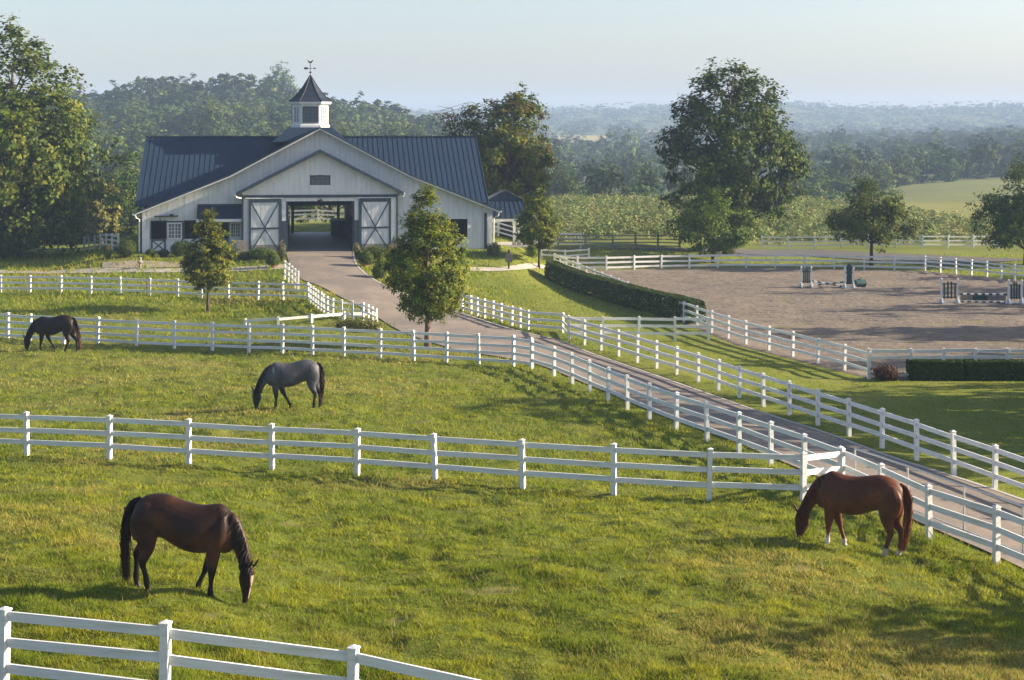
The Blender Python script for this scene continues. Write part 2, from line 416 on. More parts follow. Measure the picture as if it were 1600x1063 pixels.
# cover of the land: pasture, lawn, hay meadow, woodland floor, pale far fields
def cover(x, y):
    g = np.empty(x.shape + (3,)); g[:] = (.080, .110, .016)
    so_ = .7 * sstep(.78, .84, fbm(x / 1.5, y / 1.1, 71, 3)) * (1 - sstep(70, 90, y)); g += so_[..., None] * (np.array((.13, .095, .06)) - g)
    lawn = sstep(0, 5, x - np.interp(y, [35, 80, 120, 140], [13, 3, -7, -30])) * (1 - sstep(135, 150, y)); g += lawn[..., None] * (np.array((.14, .17, .026)) - g)
    hay = sstep(148, 158, y); g += hay[..., None] * (np.array((.18, .185, .065)) - g)
    mead = sstep(238, 250, y); g += mead[..., None] * (np.array((.125, .145, .058)) * (1 + .5 * (fbm(x / 30, y / 9, 33, 3) - .5))[..., None] - g)
    px = x / y * F + 800
    wood = sstep(300, 360, y) * (1 - sstep(1180, 1300, px) * (1 - sstep(430, 470, y))); g += wood[..., None] * (np.array((.034, .046, .018)) - g)
    fld = sstep(.68, .72, fbm(x / 160., y / 300., 21, 2)) * sstep(900, 1000, y) * (1 - sstep(1600, 1700, y)); g += fld[..., None] * (np.array((.24, .20, .10)) - g)
    f2 = (np.abs(px - 905) < 42) * sstep(1150, 1180, y) * (1 - sstep(1420, 1450, y)); g += f2[..., None] * (np.array((.34, .27, .13)) - g)
    return g
me = mesh_np('ground', np.column_stack([X.ravel(), Y.ravel(), Z.ravel()]), quads, [M['ground']], col=cover(X, Y).reshape(-1, 3), smooth=True)
tag(link('ground', me), kind='structure')

def strip_sheet(name, A, B, mat, lift, n=220, k=8, crown=0.0):
    A = resample(A, n=n); B = resample(B, n=n); s = np.linspace(0, 1, k + 1)
    P = A[:, None] * (1 - s[None, :, None]) + B[:, None] * s[None, :, None]
    z = G0(P[..., 0], P[..., 1]) + lift + crown * (1 - (2 * s - 1) ** 2)
    v = np.concatenate([P, z[..., None]], -1).reshape(-1, 3)
    i = np.arange(n * (k + 1)).reshape(n, k + 1)
    q = np.stack([i[:-1, :-1], i[:-1, 1:], i[1:, 1:], i[1:, :-1]], -1).reshape(-1, 4)
    me = mesh_np(name, v, q, [mat], smooth=True)
    bm = bmesh.new(); bm.from_mesh(me); bmesh.ops.recalc_face_normals(bm, faces=bm.faces)
    if bm.faces[0].normal.z < 0: bmesh.ops.reverse_faces(bm, faces=bm.faces)
    bm.to_mesh(me); bm.free()
    return tag(link(name, me), kind='structure')
m, t, b = mat_new('worn_asphalt')
n1 = noise_node(t, .35, 4, .6); n2 = noise_node(t, 9, 5, .7); n4 = noise_node(t, 1.1, 4, .6)
c1 = mixcol(t, ramp(t, n1, [(.40, 0.), (.58, 1.)]), (.180, .146, .110), (.098, .085, .071))
c2 = mixcol(t, ramp(t, n4, [(.5, 0.), (.68, .75)]), c1, (.095, .085, .077))  # dark blotches: stains plus leaf shade painted into the asphalt colour
t.links.new(mixcol(t, ramp(t, n2, [(.35, 0.), (.7, .5)]), c2, (.235, .205, .178)), b.inputs['Base Color'])
b.inputs['Roughness'].default_value = .9; bump(t, b, n2, .5, .03); M['asphalt'] = m
strip_sheet('driveway', DL, DR, M['asphalt'], .05, 260, 10, .03)
M['gravel'] = simple('gravel', (.30, .25, .20), .95, scale=7, col2=(.20, .17, .14), bmp=.5)
M['path'] = simple('pale_path', (.36, .33, .30), .9, scale=3, col2=(.27, .25, .23))
M['kerb'] = simple('kerb_stone', (.42, .40, .37), .85, scale=3, col2=(.30, .29, .27))
M['lane'] = simple('far_lane', (.085, .083, .084), .9, scale=1, col2=(.065, .064, .064))
# thin kerb along the right edge of the drive
kb = MB(); PK = ground_pts(resample(DR, n=150)) ; PK[:, 2] += .03
kb_o = None
for i in range(len(PK) - 1):
    d = Vector(PK[i + 1] - PK[i]).normalized(); n_ = Vector((-d.y, d.x, 0)) * -.0
    kb.bar(Vector(PK[i]) - Vector((0, 0, .03)), Vector(PK[i + 1]) - Vector((0, 0, .03)), .12, .14)
tag(kb.build('kerb', M['kerb']), kind='structure')
# side paths
def pxline(l): return np.array([gp(*p)[:2] for p in l])
strip_sheet('side_path', pxline([(-20, 427), (120, 428), (250, 427), (360, 425), (455, 421)]), pxline([(-20, 422), (120, 422), (250, 421), (360, 419), (447, 414)]), M['path'], .045, 60, 4)
strip_sheet('gravel_patch', pxline([(160, 419), (220, 420), (285, 418)]), pxline([(160, 411), (220, 408), (285, 412)]), M['gravel'], .04, 30, 4)
strip_sheet('garden_path', pxline([(735, 424), (790, 424), (850, 421), (880, 418)]), pxline([(735, 418.5), (790, 418), (850, 416), (880, 413)]), M['path'], .045, 40, 4)
strip_sheet('lane', pxline([(880, 394), (1000, 393), (1120, 397), (1250, 402), (1400, 413), (1480, 420)]) + np.array([0, 1.5]), pxline([(880, 390), (1000, 389), (1120, 389), (1250, 390), (1400, 397), (1620, 406)]), M['lane'], .06, 60, 4)

# arena sand: one sheet, raked ripples in the relief
m, t, b = mat_new('arena_sand')
n1 = noise_node(t, .10, 4, .6, stretch=(1, 2.5, 1)); n2 = noise_node(t, 3.0, 5, .7); n5 = noise_node(t, .9, 4, .65, stretch=(.5, 1.6, 1))
c1 = mixcol(t, ramp(t, n1, [(.35, 0.), (.65, 1.)]), (.148, .120, .089), (.104, .087, .069))
c1 = mixcol(t, ramp(t, n5, [(.45, 0.), (.62, .75)]), c1, (.088, .075, .065))
t.links.new(mixcol(t, ramp(t, n2, [(.4, 0.), (.7, .6)]), c1, (.215, .174, .130)), b.inputs['Base Color'])
b.inputs['Roughness'].default_value = .95; bump(t, b, n2, .9, .10); M['sand'] = m
ax = np.linspace(2, 62, 300); ay = np.linspace(68, 128, 320)
AX, AY = np.meshgrid(ax, ay)
rip = .05 * np.sin((AY * 1.0 + AX * .12 + 1.6 * fbm(AX / 6, AY / 6, 9)) * 2 * math.pi / 1.1) + .13 * (fbm(AX / 1.2, AY / .8, 12) - .5)
_d = polydist(AX, AY, ARENA); zz = AZ + .05 + rip * (1 - sstep(-3, -.3, _d)) - .16 * sstep(-.25, .3, _d)
v = np.column_stack([AX.ravel(), AY.ravel(), zz.ravel()]); i = np.arange(300 * 320).reshape(320, 300)
q = np.stack([i[:-1, :-1], i[:-1, 1:], i[1:, 1:], i[1:, :-1]], -1).reshape(-1, 4)
ins = (polydist(v[:, 0], v[:, 1], ARENA) < .55)
q = q[ins[q].all(1)]
used = np.unique(q); rm = np.full(len(v), -1); rm[used] = np.arange(len(used))
tag(link('arena_sand', mesh_np('arena_sand', v[used], rm[q], [M['sand']], smooth=True)), kind='structure')
#==PART2==
# ------------------------------------------------------------------ barn (local frame: x right, y back, z up, metres)
barn = empty('barn', (P0[0], P0[1], BZ), YAW)
tag(barn, 'white barn with blue metal roofs, octagonal cupola and open centre aisle', 'barn')
def part(mb, name, mat, parent=None, **k): return mb.build(name, mat, parent or barn, **k)
def rake(a, off=0.0):                      # top of the big gable at distance a from its middle, flared at the ends
    a = abs(a)
    return (9.15 - a * (9.15 - 5.63) / 6.6 if a < 6.6 else 5.63 - (a - 6.6) * (5.63 - 2.95) / 6.7) + off
def boards(mb, a0, a1, top, bot, y0, y1, openings=(), wdt=.38, bat=True, seed=0):
    """vertical board-and-batten wall: each board a solid of its own, openings (a0,a1,z0,z1) left out"""
    r = random.Random(seed)
    cuts = sorted(set([a0, a1] + [o[0] for o in openings if a0 < o[0] < a1] + [o[1] for o in openings if a0 < o[1] < a1]))
    for c0, c1 in zip(cuts[:-1], cuts[1:]):
        n = max(1, round((c1 - c0) / wdt)); st = (c1 - c0) / n
        for i in range(n):
            x0, x1 = c0 + i * st + .005, c0 + (i + 1) * st - .005
            mid = (x0 + x1) / 2; zs = [(bot(mid) if callable(bot) else bot, None)]
            blocks = sorted([(o[2], o[3]) for o in openings if o[0] <= mid <= o[1]])
            z = bot(mid) if callable(bot) else bot; pr = r.uniform(0, .006)
            for (q0, q1) in blocks + [(None, None)]:
                t0, t1 = (top(x0), top(x1)) if q0 is None else (q0, q0)
                if min(t0, t1) > z + .02:
                    mb.quadsolid([(x0, y0 - pr, z), (x1, y0 - pr, z), (x1, y1, z), (x0, y1, z), (x0, y0 - pr, t0), (x1, y0 - pr, t1), (x1, y1, t1), (x0, y1, t0)])
                    if False:
                        tt = min(t0, t1) - .01
                        mb.box(x1 - .028, x1 + .036, y0 - .032, y0 - .008, z, tt)
                if q0 is not None: z = q1
    return mb
WIN = [(-2.6, 2.6, 0, 3.80), (-12.35, -11.3, .98, 2.3), (-11.2, -10.1, .96, 2.22), (-9.95, -8.9, .98, 2.3), (-7.5, -6.75, .98, 2.2), (-6.65, -5.8, 1.0, 2.2), (9.3, 11.1, .9, 2.3), (6.6, 8.6, .9, 2.3)]
wl = MB(); boards(wl, -13.0, 13.0, lambda a: rake(a, -.12), 0.02, 0.0, .12, WIN, seed=1)
tag(part(wl, 'siding_board', M['siding']), kind='stuff')
# rest of the shell: main block walls
sh = MB()
sh.prism([(2.6, 0), (2.6, 3.45), (11, 8.3), (19.4, 3.45), (19.4, 0)], -13.3, -13.15, 'yz')
sh.prism([(2.6, 0), (2.6, 3.45), (11, 8.3), (19.4, 3.45), (19.4, 0)], 12.75, 12.9, 'yz')
sh.box(-13.0, -12.88, .13, 2.58, 0, 2.75); sh.box(12.88, 13.0, .13, 2.58, 0, 2.75)
sh.box(-13.1, -2.6, 19.25, 19.4, 0, 3.4); sh.box(2.6, 12.7, 19.25, 19.4, 0, 3.4); sh.box(-2.6, 2.6, 19.25, 19.4, 3.3, 5.4)
part(sh, 'outer_wall', M['siding'])
# stall interiors seen dark through the half doors
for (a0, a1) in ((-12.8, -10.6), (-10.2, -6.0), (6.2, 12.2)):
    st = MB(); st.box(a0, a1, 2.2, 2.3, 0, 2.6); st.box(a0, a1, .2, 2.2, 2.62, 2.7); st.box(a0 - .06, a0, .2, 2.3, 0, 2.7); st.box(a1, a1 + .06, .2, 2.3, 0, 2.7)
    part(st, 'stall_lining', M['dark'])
# windows with panes and muntins
def window(name, a0, a1, z0, z1, y, nx, nz, frame='trimwhite', fw=.09, parent=None):
    f = MB()
    f.box(a0, a1, y - .06, y + .05, z0, z0 + fw); f.box(a0, a1, y - .06, y + .05, z1 - fw, z1)
    f.box(a0, a0 + fw, y - .06, y + .05, z0 + fw, z1 - fw); f.box(a1 - fw, a1, y - .06, y + .05, z0 + fw, z1 - fw)
    fo = part(f, name, M[frame], parent)
    g = MB(); g.box(a0 + fw, a1 - fw, y - .005, y + .005, z0 + fw, z1 - fw); part(g, 'pane', M['glass'], fo)
    mu = MB()
    for i in range(1, nx):
        x = a0 + fw + (a1 - a0 - 2 * fw) * i / nx; k = .035 if i * 2 == nx else .016
        mu.box(x - k, x + k, y - .04, y - .012, z0 + fw, z1 - fw)
    for i in range(1, nz):
        z = z0 + fw + (z1 - z0 - 2 * fw) * i / nz; mu.box(a0 + fw, a1 - fw, y - .034, y - .016, z - .014, z + .014)
    part(mu, 'muntin', M[frame], fo)
    return fo
window('stall_window', -11.18, -10.12, .98, 2.2, -.03, 4, 4)
window('stall_window', -6.63, -5.82, 1.02, 2.18, -.03, 4, 4)
tw = MB()
tw.box(-11.26, -10.05, -.05, -.012, 2.225, 2.32); tw.box(-10.1, -10.02, -.06, -.012, .95, 2.2)
part(tw, 'window_head_trim', M['navy'])
for (a0, a1, z0, z1) in (WIN[1], WIN[3], WIN[4], WIN[6], WIN[7]):
    f = MB(); f.box(a0 - .06, a0, -.05, -.012, z0, z1 + .06); f.box(a1, a1 + .06, -.05, -.012, z0, z1 + .06); f.box(a0, a1, -.05, -.012, z1, z1 + .06)
    part(f, 'opening_trim', M['trimwhite'] if a0 > 0 else M['navy'])
def xdoor(a0, a1, z0, z1, y, name='half_door'):
    p = MB(); p.box(a0, a1, y - .03, y, z0, z1); d = part(p, name, M['siding'])
    f = MB(); s = .11
    f.box(a0, a1, y - .06, y - .031, z1 - s, z1); f.box(a0, a1, y - .06, y - .031, z0, z0 + s * .6)
    f.box(a0, a0 + s, y - .06, y - .031, z0 + s * .6, z1 - s); f.box(a1 - s, a1, y - .06, y - .031, z0 + s * .6, z1 - s)
    part(f, 'door_frame', M['navy'], d)
    for k in (0, 1):
        q = MB(); q.bar((a0 + s, y - .042 - k * .006, z0 + s * .6 if k else z1 - s), (a1 - s, y - .042 - k * .006, z1 - s if k else z0 + s * .6), .02, .09, (0, 1, 0))
        q2 = MB(); aa = Vector((a0 + s, 0, z0 + s if k else z1 - s)); bb = Vector((a1 - s, 0, z1 - s if k else z0 + s)); dd = (bb - aa).normalized(); nn = Vector((-dd.z, 0, dd.x)) * .04
        yy0, yy1 = y - .055 - k * .004, y - .034
        q2.quadsolid([(aa - nn) + Vector((0, yy0, 0)), (bb - nn) + Vector((0, yy0, 0)), (bb - nn) + Vector((0, yy1, 0)), (aa - nn) + Vector((0, yy1, 0)),
                      (aa + nn) + Vector((0, yy0, 0)), (bb + nn) + Vector((0, yy0, 0)), (bb + nn) + Vector((0, yy1, 0)), (aa + nn) + Vector((0, yy1, 0))])
        part(q2, 'cross_brace', M['navy'], d)
    return d
xdoor(-12.35, -11.3, .06, .98, -.04); xdoor(-7.55, -6.75, .06, .98, -.04)
p = MB(); p.box(-9.95, -8.9, -.05, -.01, .06, .96); part(p, 'half_door', M['siding'])
# corner posts, white pilaster boards, downspouts
for a0, a1 in ((-13.0, -12.75), (12.6, 13.0)):
    p = MB(); p.box(a0, a1, -.07, -.035, 0, 2.65); part(p, 'corner_board', M['trimwhite'])
p = MB(); p.box(-12.75, -12.5, -.09, -.035, 0, 1.75); part(p, 'pilaster', M['trimwhite'])
p = MB(); p.box(-13.14, -13.02, -.06, .3, 0, 2.7); part(p, 'corner_trim', M['navy'])
p = MB(); p.box(12.38, 12.58, -.075, -.036, 0, 2.75); part(p, 'corner_trim', M['navy'])
p = MB(); p.tube([(13.45, -.55, 2.82), (13.4, -.5, 2.55), (13.1, -.15, 2.35), (13.08, -.14, .25), (13.15, -.3, .1)], .05, 8); part(p, 'downspout', M['trimwhite'])
p = MB(); p.tube([(-13.45, -.55, 2.82), (-13.4, -.5, 2.6), (-13.2, -.12, 2.45), (-13.2, -.12, .1)], .05, 8); part(p, 'downspout', M['trimwhite'])
p = MB(); p.box(-12.1, -10.4, -.5, -.03, 2.66, 2.72); p.box(-11.0, -10.75, -.4, -.1, 2.72, 2.84); p.bar((-11.7, -.4, 2.66), (-11.7, -.05, 2.35), .04, .04); part(p, 'wall_bracket', M['iron'])
# ---------------- roofs
def slope(mb, x0, x1, y0, z0, y1, z1, th=.14):     # plane rising along y
    mb.quadsolid([(x0, y0, z0 - th), (x1, y0, z0 - th), (x1, y1, z1 - th), (x0, y1, z1 - th), (x0, y0, z0), (x1, y0, z0), (x1, y1, z1), (x0, y1, z1)])
mr_ = MB(); slope(mr_, -13.75, 13.0, 2.4, 3.40, 11, 8.47); mr_.quadsolid([(-13.75, 11, 8.33), (13.0, 11, 8.33), (13.0, 19.6, 3.26), (-13.75, 19.6, 3.26), (-13.75, 11, 8.47), (13.0, 11, 8.47), (13.0, 19.6, 3.40), (-13.75, 19.6, 3.40)])
main_roof = part(mr_, 'main_roof', M['roof'])
se = MB(); n = 66
for i in range(n + 1):
    a = -13.72 + i * (26.69 / n); se.bar((a, 2.4, 3.42), (a, 11, 8.49), .03, .034); se.bar((a, 11, 8.49), (a, 19.6, 3.42), .03, .034)
tag(part(se, 'roof_seam', M['roof'], main_roof), kind='stuff')
rc = MB(); rc.bar((-13.78, 11, 8.52), (13.03, 11, 8.52), .34, .07); part(rc, 'ridge_cap', M['roof'], main_roof)
fa = MB()
for a in (-13.79, 13.0):
    fa.quadsolid([(a, 2.36, 3.2), (a + .04, 2.36, 3.2), (a + .04, 11, 8.27), (a, 11, 8.27), (a, 2.36, 3.44), (a + .04, 2.36, 3.44), (a + .04, 11, 8.53), (a, 11, 8.53)])
part(fa, 'verge_board', M['navy'], main_roof)
# cross gable roof with flared ends: front to back
def gable_roof(segs, y0, y1, th=.13):
    mb = MB()
    for sgn in (-1, 1):
        for (a0, z0), (a1, z1) in zip(segs[:-1], segs[1:]):
            A, B = sgn * a0, sgn * a1
            mb.quadsolid([(A, y0, z0 - th), (B, y0, z1 - th), (B, y1, z1 - th), (A, y1, z0 - th), (A, y0, z0), (B, y0, z1), (B, y1, z1), (A, y1, z0)])
    return mb
GS = [(0, 9.22), (6.6, 5.70), (13.55, 2.92)]
gr = part(gable_roof(GS, -.62, 12.0), 'gable_roof', M['roof'])
se = MB(); yy = -.4
while yy < 11.9:
    for s in (-1, 1):
        for (a0, z0), (a1, z1) in zip(GS[:-1], GS[1:]): se.bar((s * a0, yy, z0 + .02), (s * a1, yy, z1 + .02), .03, .034)
    yy += .42
tag(part(se, 'roof_seam', M['roof'], gr), kind='stuff')
part(gable_roof([(0, 9.22), (6.6, 5.70), (7.5, 5.33)], 12.0, 21.5), 'rear_gable_roof', M['roof'])
for s in (-1, 1):
    b_ = MB()
    for (a0, z0), (a1, z1) in zip(GS[:-1], GS[1:]):
        b_.quadsolid([(s * a0, -.66, z0 - .16), (s * a1, -.66, z1 - .16), (s * a1, -.625, z1 - .16), (s * a0, -.625, z0 - .16), (s * a0, -.66, z0 - .05), (s * a1, -.66, z1 - .05), (s * a1, -.625, z1 - .05), (s * a0, -.625, z0 - .05)])
    part(b_, 'rake_board', M['trimwhite'], gr)
    c_ = MB()
    for (a0, z0), (a1, z1) in zip(GS[:-1], GS[1:]):
        c_.quadsolid([(s * a0, -.70, z0 - .05), (s * a1, -.70, z1 - .05), (s * a1, -.625, z1 - .05), (s * a0, -.625, z0 - .05), (s * a0, -.70, z0 + .05), (s * a1, -.70, z1 + .05), (s * a1, -.625, z1 + .05), (s * a0, -.625, z0 + .05)])
    part(c_, 'roof_edge', M['navy'], gr)
    g_ = MB(); g_.tube([(s * 13.6, -.66, 2.86), (s * 13.6, 2.3, 2.86)], .075, 8); part(g_, 'gutter', M['trimwhite'], gr)
# soffit of the flared eaves
# ---------------- portico with the big doors
PY = -1.5
pw = MB(); boards(pw, -5.7, 5.7, lambda a: 7.40 - abs(a) * (7.40 - 4.5) / 6.05 + .0, 4.25, PY, PY + .1, [(-.76, .74, 4.98, 5.70)], seed=4)
boards(pw, -5.7, -2.5, lambda a: 4.05, .02, PY, PY + .1, seed=5); boards(pw, 2.5, 5.7, lambda a: 4.05, .02, PY, PY + .1, seed=6)
boards(pw, -2.5, 2.5, lambda a: 4.05, 3.78, PY, PY + .1, bat=False)
tag(part(pw, 'portico_board', M['siding']), kind='stuff')
p = MB(); p.box(-5.72, 5.72, PY - .09, PY - .034, 4.06, 4.26); part(p, 'lintel_band', M['navy'])
for a in (-5.72, 5.6):
    p = MB(); p.box(a, a + .12, PY - .07, -.02, .02, 4.05); part(p, 'portico_side', M['navy'])
PS = [(0, 7.55), (6.12, 4.40)]
pr_ = part(gable_roof(PS, PY - .5, 1.5, .11), 'portico_roof', M['roof'])
se = MB(); yy = PY - .3
while yy < .9:
    for s in (-1, 1): se.bar((0, yy, 7.57), (s * 6.12, yy, 4.42), .03, .034)
    yy += .42
tag(part(se, 'roof_seam', M['roof'], pr_), kind='stuff')
for s in (-1, 1):
    c_ = MB(); (a0, z0), (a1, z1) = PS
    c_.quadsolid([(s * a0, PY - .56, z0 - .18), (s * a1, PY - .56, z1 - .18), (s * a1, PY - .505, z1 - .18), (s * a0, PY - .505, z0 - .18), (s * a0, PY - .56, z0 + .05), (s * a1, PY - .56, z1 + .05), (s * a1, PY - .505, z1 + .05), (s * a0, PY - .505, z0 + .05)])
    part(c_, 'roof_edge', M['navy'], pr_)
    g_ = MB(); g_.tube([(s * 6.18, PY - .55, 4.30), (s * 6.18, 0, 4.30)], .07, 8); g_.tube([(s * 6.18, PY - .5, 4.28), (s * 6.1, PY - .45, 4.12), (s * 5.75, PY - .18, 4.03)], .05, 8); part(g_, 'gutter', M['trimwhite'], pr_)
# arched loft window
aw = MB(); pts = [(-.76, 4.98), (.74, 4.98), (.74, 5.55)] + [(-.01 + .75 * math.cos(t_), 5.55 + .17 * math.sin(t_)) for t_ in np.linspace(.3, math.pi - .3, 9)] + [(-.76, 5.55)]
aw.prism(pts, PY - .012, PY + .06, 'xz'); lw = part(aw, 'loft_window', M['navy'])
for i in range(4):
    x = -.66 + i * .335; g_ = MB(); g_.box(x, x + .285, PY - .022, PY - .013, 5.06, 5.36); part(g_, 'pane', M['glass'], lw)
    g_ = MB(); g_.box(x, x + .285, PY - .022, PY - .013, 5.40, 5.60 if i in (1, 2) else 5.54); part(g_, 'pane', M['glass'], lw)
# sliding doors
for s, a0, a1 in ((-1, -5.2, -2.88), (1, 2.88, 5.2)):
    y = PY - .10; d = MB(); boards(d, a0, a1, lambda a: 3.95, .6, y - .03, y + .03, wdt=.29, bat=False, seed=8); do = part(d, 'sliding_door', M['siding'])
    q = MB(); q.box(a0, a1, y - .03, y + .03, .12, .598); part(q, 'kick_panel', M['stone'], do)
    f = MB(); s_ = .16; yy0, yy1 = y - .075, y - .04
    f.box(a0 - .02, a1 + .02, yy0, yy1, 3.72, 3.98); f.box(a0 - .02, a0 + s_, yy0, yy1, .12, 3.72); f.box(a1 - s_, a1 + .02, yy0, yy1, .12, 3.72); f.box(a0 + s_, a1 - s_, yy0, yy1, 1.74, 1.88)
    part(f, 'door_frame', M['navy'], do)
    for (z0, z1, e) in ((1.88, 3.72, 0), (.15, 1.74, 0)):
        mid = (a0 + a1) / 2
        for k in (-1, 1):
            if z0 > 1: A, B = Vector((mid + k * (mid - a0 - s_), 0, z1)), Vector((mid, 0, z0))
            else: A, B = Vector((mid, 0, z1)), Vector((mid + k * (mid - a0 - s_), 0, z0))
            dd = (B - A).normalized(); nn = Vector((-dd.z, 0, dd.x)) * .045; q = MB()
            ya, yb = y - .066 - .003 * k, y - .042
            q.quadsolid([A - nn + Vector((0, ya, 0)), B - nn + Vector((0, ya, 0)), B - nn + Vector((0, yb, 0)), A - nn + Vector((0, yb, 0)), A + nn + Vector((0, ya, 0)), B + nn + Vector((0, ya, 0)), B + nn + Vector((0, yb, 0)), A + nn + Vector((0, yb, 0))])
            part(q, 'cross_brace', M['navy'], do)
    tr = MB(); tr.tube([(a0 - .25, y - .03, 4.02), (a1 + .25, y - .03, 4.02)], .035, 8); part(tr, 'door_track', M['trimwhite'])
for s in (-1, 1):
    p = MB(); x0, x1 = sorted((s * 2.5, s * 2.82)); p.box(x0, x1, PY - .16, PY - .034, .02, 2.35); part(p, 'jamb_post', M['navy'])
    p = MB(); p.box(x0 + .02, x1 - .02, PY - .12, PY - .034, 2.36, 3.76); part(p, 'jamb_board', M['siding'])
    p = MB(); x0, x1 = sorted((s * 2.38, s * 2.5)); p.box(x0, x1, PY - .05, PY + .14, .02, 3.78); part(p, 'jamb_trim', M['navy'])
    p = MB(); p.box(s * 5.78 - .3, s * 5.78 + .3, PY - .35, PY - .1, .0, .95); part(p, 'stone_pier', M['stone'])
p = MB(); p.lathe([(.03, 0), (.16, .02), (.2, .16), (.05, .2)], 12, (0, PY - .25, 3.72)); p.tube([(0, PY - .25, 3.92), (0, PY - .1, 4.0), (0, PY - .04, 4.0)], .02, 6); part(p, 'barn_lamp', M['iron'])
# ---------------- centre aisle: floor, stall fronts, ceiling, rear posts
p = MB(); p.box(-2.6, 2.6, PY + .0, 20.5, -.05, .035); part(p, 'aisle_floor', M['concrete'])
p = MB(); p.box(-2.9, 2.9, PY + .12, 19.2, 3.80, 3.9); part(p, 'aisle_ceiling', M['inwood'])
for s in (-1, 1):
    x = s * 2.45; u = MB(); lo = MB(); br = MB(); x0, x1 = sorted((x, s * 2.58))
    boards_y = np.arange(.2, 19.0, .32)
    for yb in boards_y: u.box(x0, x1, yb, yb + .31, 2.45, 3.78)
    lo_y = np.arange(.4, 18.6, 2.9)
    for yb in lo_y:
        lo.box(x0 - (.12 if s > 0 else 0), x1 + (.12 if s < 0 else 0), yb, yb + 2.75, .05, 1.25)
        br.box(x0, x1, yb + 2.75, yb + 2.9, .05, 2.45)
        for yk in np.arange(yb + .1, yb + 2.75, .14): br.tube([(x, yk, 1.25), (x, yk, 2.45)], .016, 5, False)
    tag(part(u, 'aisle_board', M['inwood']), kind='stuff')
    part(lo, 'stall_front', M['dark']); tag(part(br, 'stall_bar', M['iron']), kind='stuff')
    p = MB(); p.box(s * 5.6 - .05, s * 5.6 + .05, .2, 19.2, .0, 3.78); part(p, 'stall_back', M['dark'])
p = MB(); p.box(-2.2, -1.95, 19.0, 19.3, 0, 3.8); part(p, 'rear_post', M['dark'])
p = MB(); p.box(1.75, 2.0, 19.0, 19.3, 0, 3.8); part(p, 'rear_post', M['dark'])
p = MB(); p.box(1.2, 2.3, 14.5, 18.8, .04, 1.35); part(p, 'tack_trunk', M['dark'])
# ---------------- pent roof left of the portico
p = MB(); p.quadsolid([(-9.0, -1.15, 2.42), (-5.72, -1.15, 2.42), (-5.72, -.04, 3.36), (-9.0, -.04, 3.36), (-9.0, -1.15, 2.50), (-5.72, -1.15, 2.50), (-5.72, -.04, 3.44), (-9.0, -.04, 3.44)])
aw_ = part(p, 'pent_roof', M['roof'])
se = MB()
for i in range(9): a = -8.98 + i * .405; se.bar((a, -1.15, 2.52), (a, -.05, 3.46), .03, .045)
tag(part(se, 'roof_seam', M['roof'], aw_), kind='stuff')
p = MB(); p.box(-9.02, -5.72, -1.19, -1.152, 2.28, 2.5); part(p, 'pent_fascia', M['trimwhite'], aw_)
p = MB(); p.box(-9.0, -5.72, -.1, -.036, 3.45, 3.55); part(p, 'pent_flashing', M['navy'], aw_)
# ---------------- cupola
cup = empty('cupola', (-.63, 9.6, 0), 0, barn)
h, fh = 1.43, .74
def ring(sx, z): k = sx; return [(fh * k, -h * k, z), (h * k, -fh * k, z), (h * k, fh * k, z), (fh * k, h * k, z), (-fh * k, h * k, z), (-h * k, fh * k, z), (-h * k, -fh * k, z), (-fh * k, -h * k, z)]
def loft_rings(rings, cap=True):
    mb = MB(); n = len(rings[0])
    for r_ in rings: mb.v += r_
    for i in range(len(rings) - 1):
        for k in range(n): a = i * n + k; c = i * n + (k + 1) % n; mb.f.append((a, c, c + n, a + n))
    if cap: mb.f.append(tuple(range(n))[::-1]); mb.f.append(tuple((len(rings) - 1) * n + k for k in range(n)))
    return mb
part(loft_rings([ring(1.0, 8.2), ring(1.0, 11.18)]), 'cupola_wall', M['trimwhite'], cup)
part(loft_rings([ring(1.08, 9.1), ring(1.08, 9.42), ring(1.02, 9.47)]), 'cupola_plinth', M['trimwhite'], cup)
part(loft_rings([ring(1.13, 11.1), ring(1.18, 11.22), ring(1.18, 11.29)]), 'cupola_cornice', M['trimwhite'], cup)
rr = [(1.19, 11.29), (1.19, 11.34), (.93, 11.62), (.62, 12.12), (.36, 12.66), (.14, 13.18), (.03, 13.45)]
part(loft_rings([ring(k, z) for k, z in rr]), 'cupola_roof', M['cuproof'], cup)
hp = MB()
for k in range(8):
    hp.tube([Vector(ring(k2, z)[k]) * 1 + Vector((0, 0, .015)) for k2, z in rr[1:]], .03, 5)
tag(part(hp, 'hip_rib', M['cuproof'], cup), kind='stuff')
